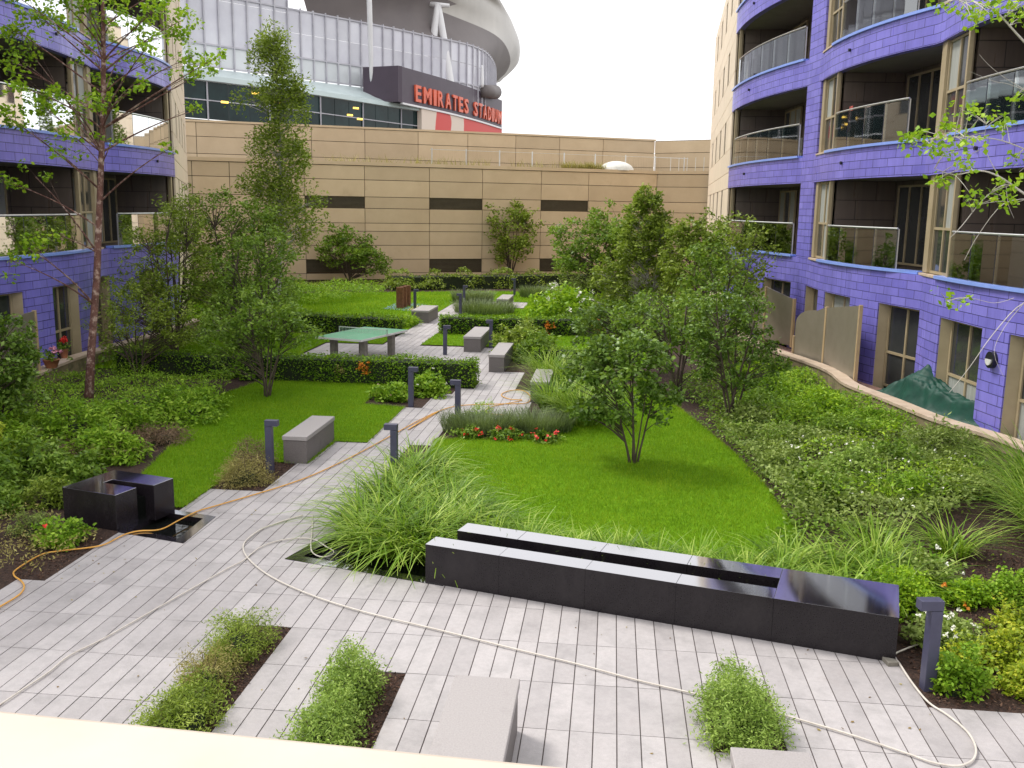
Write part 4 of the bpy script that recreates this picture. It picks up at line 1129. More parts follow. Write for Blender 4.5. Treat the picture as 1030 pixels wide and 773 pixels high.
for z in (16.5, 18.4, 22.7): strip(b, PCW.sub(0, PCW.L, -.14, 2), z-.07, z+.07, .1, MT['mull'], sdS)
b.build('mullions', ST)
# lower glazing
low = [q[:2] for q in smooth([(*q, 0) for q in [(-40, 57.5), (-35.5, 64.1), (-33.8, 66.4), (-30.5, 71.2), (-27.2, 77.1), (-22.6, 87.2), (-20.6, 91.0)]], 5)]
PLW = Path(low, sdS)
b = MB(); u = 0
while u < PLW.L-.1:
    c = min(u+2.0, PLW.L)
    for za, zb in ((5, 9.6), (9.6, 11.2), (11.2, 12.7), (12.7, 14.2)): strip(b, [PLW.at(u+.03), PLW.at(c-.03)], za+.03, zb-.03, .1, MT['tealglass'], sdS)
    u = c
b.build('cafe_glazing', ST)
b = MB(); u = 0
while u < PLW.L: q = PLW.at(u, -.1); b.box(-.05, .05, -.05, .05, 5, 14.2, MT['mull'], 0, q); u += 6.0
for z in (9.6, 12.7): strip(b, PLW.sub(0, PLW.L, -.08, 2), z-.04, z+.04, .1, MT['mull'], sdS)
b.build('cafe_mullions', ST)
b = MB(); strip(b, PLW.sub(0, PLW.L, -.3, 2), 14.2, 14.6, .5, MT['tealtrim'], sdS)
A = PLW.sub(0, PLW.L, 0, 3)
o = len(b.v); n = len(A)
for i, q in enumerate(A):
    r2_ = PCW.at(s_of_px(PCW, 150+270*i/(n-1), 16.4), 0); r2_ = q+(r2_-q)*1.02; b.v += [(q[0], q[1], 14.6), (r2_[0], r2_[1], 16.4)]
for i in range(n-1): b.face((o+2*i, o+2*i+2, o+2*i+3, o+2*i+1), MT['tealtrim'])
b.build('canopy', ST)
for px, py in ((226, 103), (257, 94), (279, 104), (358, 109), (352, 116), (362, 120)):
    d_ = 70 if px < 300 else 84; p = D(px, py, d_-1.8 if px < 300 else 82.0)
    b = MB(); b.box(-.26, .26, -.06, .06, p[2]-.07, p[2]+.07, MT['lamp'], .9, p[:2]); b.build('cafe_lamp', ST)
# roof
rim = [q[:2] for q in smooth([(*q, 0) for q in [(-46, 57), (-34, 73), (-26.2, 85), (-21.6, 95.5), (-19.0, 105.5), (-17.4, 111.7), (-15.8, 120.5), (-15.1, 130.5), (-15.6, 144.8), (-17.4, 158.3), (-21.4, 174.4), (-25, 184), (-40, 200)]], 5)]
PRM = Path(rim, sdS)
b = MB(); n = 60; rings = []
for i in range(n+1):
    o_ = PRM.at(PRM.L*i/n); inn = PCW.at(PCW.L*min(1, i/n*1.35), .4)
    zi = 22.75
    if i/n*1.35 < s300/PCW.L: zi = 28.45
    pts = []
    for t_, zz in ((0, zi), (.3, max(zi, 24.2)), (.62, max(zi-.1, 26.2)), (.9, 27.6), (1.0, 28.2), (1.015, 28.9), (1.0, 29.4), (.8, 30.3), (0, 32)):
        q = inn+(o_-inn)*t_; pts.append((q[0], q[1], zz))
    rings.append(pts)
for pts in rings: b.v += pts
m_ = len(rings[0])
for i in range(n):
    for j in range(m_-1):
        b.face((i*m_+j, (i+1)*m_+j, (i+1)*m_+j+1, i*m_+j+1), MT['sofd'] if j < (3 if i < n*.36 else 2) else MT['sofl'])  # soffit shading painted in: dark inside, paler lit band widening along the far side
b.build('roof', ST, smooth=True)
# columns
def cone(px0, py0, d0, px1, py1, d1, r0, r1):
    b = MB(); a, c = D(px0, py0, d0), D(px1, py1, d1); b.tube([tuple(np.array(a)+(np.array(c)-np.array(a))*t_) for t_ in (0, .15, .5, .85, 1)], [r0*.8, r0, (r0+r1)/1.8, r1, r1*.8], MT['colw'], 14); b.build('roof_column', ST, smooth=True)
cone(430, 92, 106, 440, 4, 106, .46, .36); cone(455, 98, 107, 441, 4, 106, .46, .34); cone(443, 92, 109, 440, 4, 108, .3, .3)
cone(374, 88, 95, 371, -12, 92, .2, .26)
b = MB(); b.tube([D(430, 4, 106), D(452, 6, 106)], [.3, .22], MT['colw'], 10); b.build('column_head', ST, smooth=True)
cone(485, 88, 112, 485, 66, 112, .22, .15)
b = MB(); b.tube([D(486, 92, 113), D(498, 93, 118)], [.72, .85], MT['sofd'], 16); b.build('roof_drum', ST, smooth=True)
# sign box
bx = [q[:2] for q in smooth([(*q, 0) for q in [(-21.6, 86.0), (-20.1, 91.0), (-18.5, 96.6), (-16.6, 105.6), (-14.95, 116.6)]], 6)]
PBX = Path(bx, sdS)
b = MB(); strip(b, PBX.sub(0, PBX.L, 0, 1), 14.6, 18.0, 4, MT['boxp'], sdS)
b.wallseg((-25.4, 88.8), (-21.62, 86.02), 14.6, 18.0, .5, MT['boxp']); sg = b.build('sign_box', ST)
b = MB(); strip(b, PBX.sub(.6, PBX.L, -.15, 1), 14.42, 14.6, .3, MT['colw'], sdS); b.build('sign_trim', ST)
fc = bpy.data.curves.new('font_source', 'FONT')
def letter_mesh(ch):
    c = bpy.data.curves.new('letter_curve', 'FONT'); c.body = ch; c.size = 1; c.extrude = .06; c.offset = .022; c.resolution_u = 2
    o = bpy.data.objects.new('tmp', c); COL.objects.link(o); dg = bpy.context.evaluated_depsgraph_get(); me = bpy.data.meshes.new_from_object(o.evaluated_get(dg))
    bpy.data.objects.remove(o); bpy.data.curves.remove(c); return me
txt = 'EMIRATES STADIUM'
sA, sB = s_of_px(PBX, 415.5, 16), PBX.L-.35
wid = {'I': .45, 'M': 1.25, ' ': .75, 'A': 1.05, 'D': 1.0, 'U': 1.0, 'S': .95, 'T': .92, 'E': .88, 'R': 1.0}
tot = sum(wid[c] for c in txt); uu = sA
LT = empty('lettering'); LT.parent = ST
for ch in txt:
    wl = wid[ch]*(sB-sA)/tot
    if ch != ' ':
        me = letter_mesh(ch); me.materials.clear(); me.materials.append(MT['letter'])
        co = np.array([v.co[:] for v in me.vertices]); lo, hi = co.min(0), co.max(0)
        q0, q1 = PBX.at(uu+wl*.12, -.12), PBX.at(uu+wl*.84, -.12); d = q1-q0; nrm = PBX.at(uu+wl/2, 0)-PBX.at(uu+wl/2, 1)
        for v in me.vertices:
            x = (v.co[0]-lo[0])/max(hi[0]-lo[0], .01); y = (v.co[1]-lo[1])/(hi[1]-lo[1]); z = v.co[2]*1.5
            q = q0+d*x+nrm*z; v.co = (q[0], q[1], 14.95+1.62*y)
        me.update(); o = bpy.data.objects.new('letter', me); COL.objects.link(o); o.parent = LT
    uu += wl
bpy.data.curves.remove(fc)
b = MB(); strip(b, PBX.sub(s_of_px(PBX, 424, 12), PBX.L, -.02, 1), 5, 14.4, .5, MT['mural'], sdS); b.build('mural_banner', ST)

# ------------------------------------------------------------------ vegetation: hedges
def hedge(label, a, c, w, h, leaf=.05, dens=900, name='hedge', mat='leaf_hedge', wob=.04, patches=None):
    T = tag(empty(name), label, 'hedge'); a, c = np.array(a, float), np.array(c, float); L = np.linalg.norm(c-a); d = (c-a)/L; n = np.array([-d[1], d[0]])
    area_ = L*w+2*L*h+2*w*h; N_ = int(area_*dens); P = []; O = []
    pr = np.array([L*w, L*h, L*h, w*h, w*h]); pr = pr/pr.sum(); ch = RNG.choice(5, N_, p=pr)
    u = RNG.uniform(0, L, N_); v = RNG.uniform(-w/2, w/2, N_); z = RNG.uniform(.02, h, N_)
    u = np.where(ch == 3, 0, np.where(ch == 4, L, u)); v = np.where(ch == 1, -w/2, np.where(ch == 2, w/2, v)); z = np.where(ch == 0, h, z)
    wv = wob*(np.sin(u*3.1)+np.sin(u*7.3+1)*.6+np.sin(z*9+u*2)*.5)
    z = np.where(ch == 0, z+wv, z); v = v+np.where((ch == 1) | (ch == 2), np.sign(v)*wv, 0)
    jit = RNG.normal(size=(N_, 3))*.028
    XY = a+u[:, None]*d+v[:, None]*n; P = np.concatenate([XY, z[:, None]], 1)+jit
    outs = np.zeros((N_, 3)); outs[ch == 0, 2] = 1
    for k__, sg in ((1, -1), (2, 1)): outs[ch == k__, :2] = n*sg
    outs[ch == 3, :2] = -d; outs[ch == 4, :2] = d
    quads('foliage', leafquads(P, leaf, .3, .65, out=outs), [MT[mat]], T)
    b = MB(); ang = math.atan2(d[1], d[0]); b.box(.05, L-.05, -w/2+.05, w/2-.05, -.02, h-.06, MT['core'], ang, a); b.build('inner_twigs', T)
    if patches:
        for (uu, zz, rr, mt) in patches:
            q = a+d*uu-n*(w/2)*(1 if n[1] > 0 else -1); C_ = RNG.normal(size=(14, 3))*np.array([rr, .05, rr*1.2])+np.array([q[0], q[1], zz])
            quads('autumn_patch', leafquads(cluster_points(C_, 14, .07), leaf, .2, .6), [MT[mt]], T)
hedge('clipped box hedge between the near left lawn and the table tennis table', (-9.9, 14.75), (-3.62, 14.75), .75, .66, .055, 800, patches=[(3.4, .4, .10, 'flower_orange'), (2.7, .35, .07, 'leaf_heath')])
hedge('clipped box hedge behind the table tennis table', (-13.2, 25.1), (-7.75, 24.25), .8, .62, .075, 450)
hedge('long clipped box hedge across the middle of the garden with orange patches', (-6.4, 25.0), (2.6, 25.9), .7, .62, .075, 450, patches=[(3.95, .35, .09, 'flower_orange'), (5.75, .35, .09, 'flower_orange')])
hedge('low bright hedge behind the stone bench with the orange hose', (-2.45, 18.45), (.2, 18.75), .5, .50, .06, 600, mat='leaf_fresh')
hedge('dense clipped hedge at the foot of the bronze end wall', (-12.5, 42.8), (-.5, 48.9), 1.5, .75, .11, 220, mat='leaf_olive', wob=.24)
hedge('low clipped hedge on the left under the small trees', (-13.4, 14.9), (-10.1, 14.9), .8, .62, .06, 500)

# ---------- groundcover (uncountable)
def cover(label, poly, dens, leaf, mat, h, name='groundcover', hump=.6, up=.6, aspect=.5, z0=.0):
    P = scatter(poly, dens); ph = RNG.uniform(0, 6, 4)
    hh = h*(1-hump+hump*(.5+.5*np.sin(P[:, 0]*2.1+ph[0]+np.sin(P[:, 1]*1.3))*np.cos(P[:, 1]*1.9+ph[1])))
    z = hh*(1-.5*RNG.uniform(0, 1, len(P))**2)+z0+RNG.normal(size=len(P))*.03
    P = np.concatenate([P, np.maximum(z, .02)[:, None]], 1)
    P[:, :2] += RNG.normal(size=(len(P), 2))*.04
    o = quads(name, leafquads(P, leaf, up, aspect), [MT[mat]]); return tag(o, label, 'ground cover', kind='stuff')
cover('dark low leaves hiding the soil beside the right lawn', [(2.55, 3.6), (2.5, 6.4), (2.2, 8.8), (1.7, 11.6), (2.4, 12), (3.2, 9), (3.3, 4.2)], 330, .07, 'leaf_mid', .26)
fernR = [G(745, 366)[:2], G(770, 372)[:2], (4.6, 18.5), (5.3, 16.5), (5.55, 13.8), (6.1, 12.2), (6.3, 10.6), (5.0, 9.9), (3.2, 10.2), (2.75, 12.0), (2.9, 15.0)]
cover('light green ferny ground cover below the right terrace wall', fernR, 560, .105, 'leaf_fern', .46, up=.8, aspect=.34)
cover('bright lime leaves spread over the ferny ground cover', fernR, 150, .10, 'leaf_fresh', .52, up=.8, aspect=.34)
cover('darker low foliage between the lawn tree and the ferny ground cover', [(2.4, 9.6), (2.0, 12.5), (1.4, 15.0), (2.6, 18), (3.2, 22), (4.1, 25), (4.2, 20), (2.95, 15.4), (2.8, 11.9), (3.4, 9.9)], 420, .075, 'leaf_mid', .35)
cover('olive leaved ground cover dotted with white flowers beside the right lawn', [(2.62, 4.3), (2.55, 6.4), (2.30, 8.6), (2.1, 10.1), (5.0, 9.8), (6.3, 10.3), (6.9, 8.8), (6.6, 6.6), (5.6, 5.4), (4.3, 4.2), (3.6, 3.9)], 760, .078, 'leaf_sage', .46)
cover('scattered bright leaves through the olive ground cover', [(3.0, 5.0), (2.9, 8.0), (3.1, 10.1), (5.0, 9.8), (6.3, 9.9), (6.4, 7.0), (5.0, 5.2)], 130, .085, 'leaf_fresh', .52)
P = scatter([(2.95, 5.0), (2.9, 8.6), (5.8, 8.6), (6.4, 6.8), (4.3, 4.4)], 4.5); P = np.concatenate([P, RNG.uniform(.36, .50, (len(P), 1))], 1)
tag(quads('white_blossom', leafquads(cluster_points(P, 4, .03), .036, .9, .9), [MT['flower_white']]), 'small white flowers scattered over the olive ground cover', 'flowers', kind='stuff')
cover('pale ferny ground cover under the birch on the left', [(-8.9, 9.0), (-9.7, 13.8), (-13.9, 13.6), (-14.2, 11.6), (-13.6, 9.0), (-11, 8.6)], 460, .085, 'leaf_fern', .50, up=.8, aspect=.3)
cover('dull olive ground cover along the far left bed', [(-15.0, 15.0), (-15.0, 24), (-20, 36), (-16, 40), (-13.5, 26), (-13.4, 15.2)], 130, .12, 'leaf_mid', .5)
cover('dry brown undergrowth around the birch trunk', [(-12.8, 7.8), (-9.2, 7.6), (-8.3, 6.5), (-9.2, 5.6), (-12.6, 6.2)], 620, .10, 'leaf_brown', .34, aspect=.12, up=.1)
cover('brown and green low planting at the far left corner', [(-7.45, .95), (-7.1, .95), (-7.1, 2.4), (-8.5, 3.0), (-11.5, 3.4), (-11.5, -.5), (-7.5, -.5)], 420, .055, 'leaf_heath', .22, aspect=.3)
cover('yellowish meadow planting in front of the bronze end wall', [(-19, 37.5), (-10, 41.5), (-10, 43.5), (-19, 39.5)], 160, .16, 'leaf_olive', .7, aspect=.2, up=.1)
cover('bright leafy planting bank below the left of the bronze wall', [(-20, 33), (-13, 33), (-11.5, 38.5), (-13, 40), (-20, 37)], 150, .15, 'leaf_fern', .85, up=.6, aspect=.3)
cover('low green planting along the back right of the garden', [(-2.4, 44), (-2.2, 26.5), (4, 27), (4, 50), (-1, 48)], 90, .13, 'leaf_mid', .7)
cover('light foliage spilling between the middle hedge and the path bench', [(-8.6, 26.0), (-7.8, 26.0), (-7.8, 27.6), (-8.6, 27.6)], 500, .09, 'leaf_fresh', .4)
cover('sparse green seedlings on the mulch at the right edge', [(3.3, -.7), (6.5, -.7), (7.4, 3.2), (5.2, 3.6), (3.8, 1.6)], 26, .05, 'leaf_fresh', .07)

# loose mulch chips on the soil
P = scatter([(3.0, -.8), (7.4, -.8), (7.4, 5.4), (4.5, 4.4), (3.1, 1.0)], 900); P = np.concatenate([P, RNG.uniform(-.008, .02, (len(P), 1))], 1)
P2 = scatter([(-13*k_, -3.4), (-10*k_, -3.4), (-10*k_, -.9), (-13*k_, -.9)], 1500); P2 = np.concatenate([P2, RNG.uniform(-.008, .01, (len(P2), 1))], 1)
P3 = scatter([(-20*k_, -3.4), (-17*k_, -3.4), (-17*k_, -.03), (-20*k_, -.03)], 1500); P3 = np.concatenate([P3, RNG.uniform(-.008, .01, (len(P3), 1))], 1)
P4 = scatter([(-6.57, 4.9), (-5.75, 4.9), (-5.75, 6.6), (-6.57, 6.6)], 900); P4 = np.concatenate([P4, RNG.uniform(-.008, .01, (len(P4), 1))], 1)
P5 = scatter([(-7.4, .9), (-7.05, .9), (-7.05, 2.5), (-8.6, 2.8)], 900); P5 = np.concatenate([P5, RNG.uniform(-.008, .01, (len(P5), 1))], 1)
MT['chip'] = leafmat('bark_chips', (.020, .010, .007), (.07, .036, .024), (.20, .12, .08), .9, 0, 6, .2)
tag(quads('bark_mulch', leafquads(np.concatenate([P, P2, P3, P4, P5]), .035, 1.5, .5), [MT['chip']]), 'dark bark chips spread over the planting beds', 'mulch', kind='stuff')

# ---------- sedges and grasses
def sedge(lines, label, h, n, r, mat='blade', w=.013, group=None, lean=.45, droop=1.0):
    for (x, y, lb) in lines: tuft('sedge_clump', lb, 'ornamental grass', (x, y, 0), r, h, mat, n, w, lean, droop, group)
sg_ = []
def row(a, c, n, jit=.12):
    out = []
    for i in range(n):
        t_ = (i+.5)/n; out.append((a[0]+(c[0]-a[0])*t_+random.uniform(-jit, jit), a[1]+(c[1]-a[1])*t_+random.uniform(-jit, jit)))
    return out
GRP = 'arching sedge clumps massed beside the pool'
cover('low mixed greenery behind the right end of the long fountain', [(1.6, 2.3), (2.6, 1.9), (3.4, 1.9), (4.2, 3.2), (4.0, 4.6), (2.55, 4.4)], 520, .07, 'leaf_mid', .24)
pts_ = row(loc(FO, -1.45, .88), loc(FO, -.20, .88), 4, .06)+row(loc(FO, -1.75, 1.4), loc(FO, -.1, 1.4), 5, .1)+row(loc(FO, -1.7, 2.0), loc(FO, .2, 1.9), 5, .1)+row((-3.9, 4.6), (-2.4, 4.4), 3)+row((-3.75, 5.6), (-2.7, 5.4), 2)+row((-3.8, 6.5), (-3.0, 6.6), 1)
for i, (x, y) in enumerate(pts_):
    o = tuft('sedge_clump', 'arching bright green sedge clump in the mass between the pool and the path', 'ornamental grass', (x, y, -.05), .42, .68, 'blade', 150, .034, .46, 1.4, GRP)
GRP2 = 'sedge clumps lining the back of the long fountain'
for i, (x, y) in enumerate(row(loc(FO, .3, 1.18), loc(FO, 5.2, 1.18), 12, .08)+row(loc(FO, .6, 1.5), loc(FO, 5.6, 1.55), 9, .12)+row(loc(FO, 3.8, 2.1), loc(FO, 6.0, 2.3), 6, .18)):
    tuft('sedge_clump', 'spiky sedge clump in the row behind the long black fountain', 'ornamental grass', (x, y, 0), .30, .50, 'blade', 100, .028, .5, 1.1, GRP2)
for i, (x, y, lb) in enumerate(((-1.35, 11.9, 'tall bright grass clump right of the pale topped bench, nearer one'), (-1.1, 14.0, 'tall bright grass clump behind the pale topped bench'), (-1.75, 15.6, 'grass clump at the corner of the path and the low bright hedge'), (-.7, 10.7, 'grass clump spilling onto the right lawn'))):
    tuft('grass_clump', lb, 'ornamental grass', (x, y, 0), .6, .95, 'blade', 420, .026, .4, .9)
for (x, y, lb) in ((6.35, 3.9, 'large arching grass clump at the right edge, nearest the mulch'), (6.6, 5.3, 'large arching grass clump at the right edge, middle one'), (7.2, 7.0, 'large arching grass clump at the right edge below the terrace corner')):
    tuft('grass_clump', lb, 'ornamental grass', (x, y, 0), .75, .95, 'blade', 420, .024, .5, 1.1)
for (x, y, lb) in ((3.5, 3.1, 'loose grass clump off the right end of the fountain'), (4.4, 5.9, 'upright grass tuft within the olive ground cover'), (4.6, 3.5, 'fern like tuft at the edge of the mulch')):
    tuft('grass_clump', lb, 'ornamental grass', (x, y, 0), .42, .55, 'blade', 170, .022, .5, 1.0)
for (x, y, r, h, lb) in ((-2.8, 9.6, (.9, .45), .42, 'grey green lavender mass behind the red geraniums'), (-1.7, 9.9, (.9, .5), .42, 'grey green lavender mass beside the right lawn edge'),
                         (-5.75, 32.2, (1.5, 1.5), .5, 'round silvery lavender mound in front of the farthest bench'), (-6.9, 36.6, (1.1, .8), .55, 'silvery lavender clump behind the back lawn bollard'), (-3.9, 40.0, (1.1, .8), .55, 'silvery lavender clump near the farthest bollard')):
    tuft('lavender_clump', lb, 'lavender', (x, y, 0), (r[0]*1.6, r[1]*1.6), h, 'blade_grey', 1500, .014 if y < 20 else .03, .35, .4, None, 3)

def edge_tufts(poly, n, h):
    out = []
    per = [(np.array(poly[i]), np.array(poly[(i+1) % len(poly)])) for i in range(len(poly))]
    L = np.array([np.linalg.norm(c-a) for a, c in per]); ch = RNG.choice(len(per), n, p=L/L.sum())
    for k__ in ch: a, c = per[k__]; t_ = RNG.uniform(); out.append(a+(c-a)*t_+RNG.normal(size=2)*.018)
    P = np.concatenate([np.array(out), np.zeros((n, 1))], 1); return P
P = np.concatenate([edge_tufts(lawnL, 2600, .07), edge_tufts(lawnR, 3600, .07), edge_tufts(lawnR, 10, .07)])
tag(blade_object('grass_edge', P, .075, .008, MT['lawn'], .7, .8, 3), 'longer ragged grass along the lawn edges', 'grass', kind='stuff')
P = np.concatenate([scatter([(-7, -3), (3, -3), (3, .8), (-7, .8)], 1.3), scatter([(-6.6, 1), (-4.2, 1), (-4.2, 8), (-5.7, 8)], 2.2), scatter([(-7.2, .9), (-6.2, .9), (-6.2, 2.5), (-6.9, 2.5)], 12), scatter([(-4.8, 8), (-3.6, 8), (-3.6, 14), (-4.6, 14)], 3)])
P = np.concatenate([P, np.full((len(P), 1), .010)], 1)
MT['litter'] = leafmat('fallen_leaf_litter', (.05, .03, .018), (.20, .13, .05), (.42, .36, .08), .8, 0, 3, .2)
tag(quads('fallen_leaves', leafquads(P, .035, 3.5, .6), [MT['litter']]), 'a few small fallen leaves and crumbs of soil on the paving', 'leaf litter', kind='stuff')

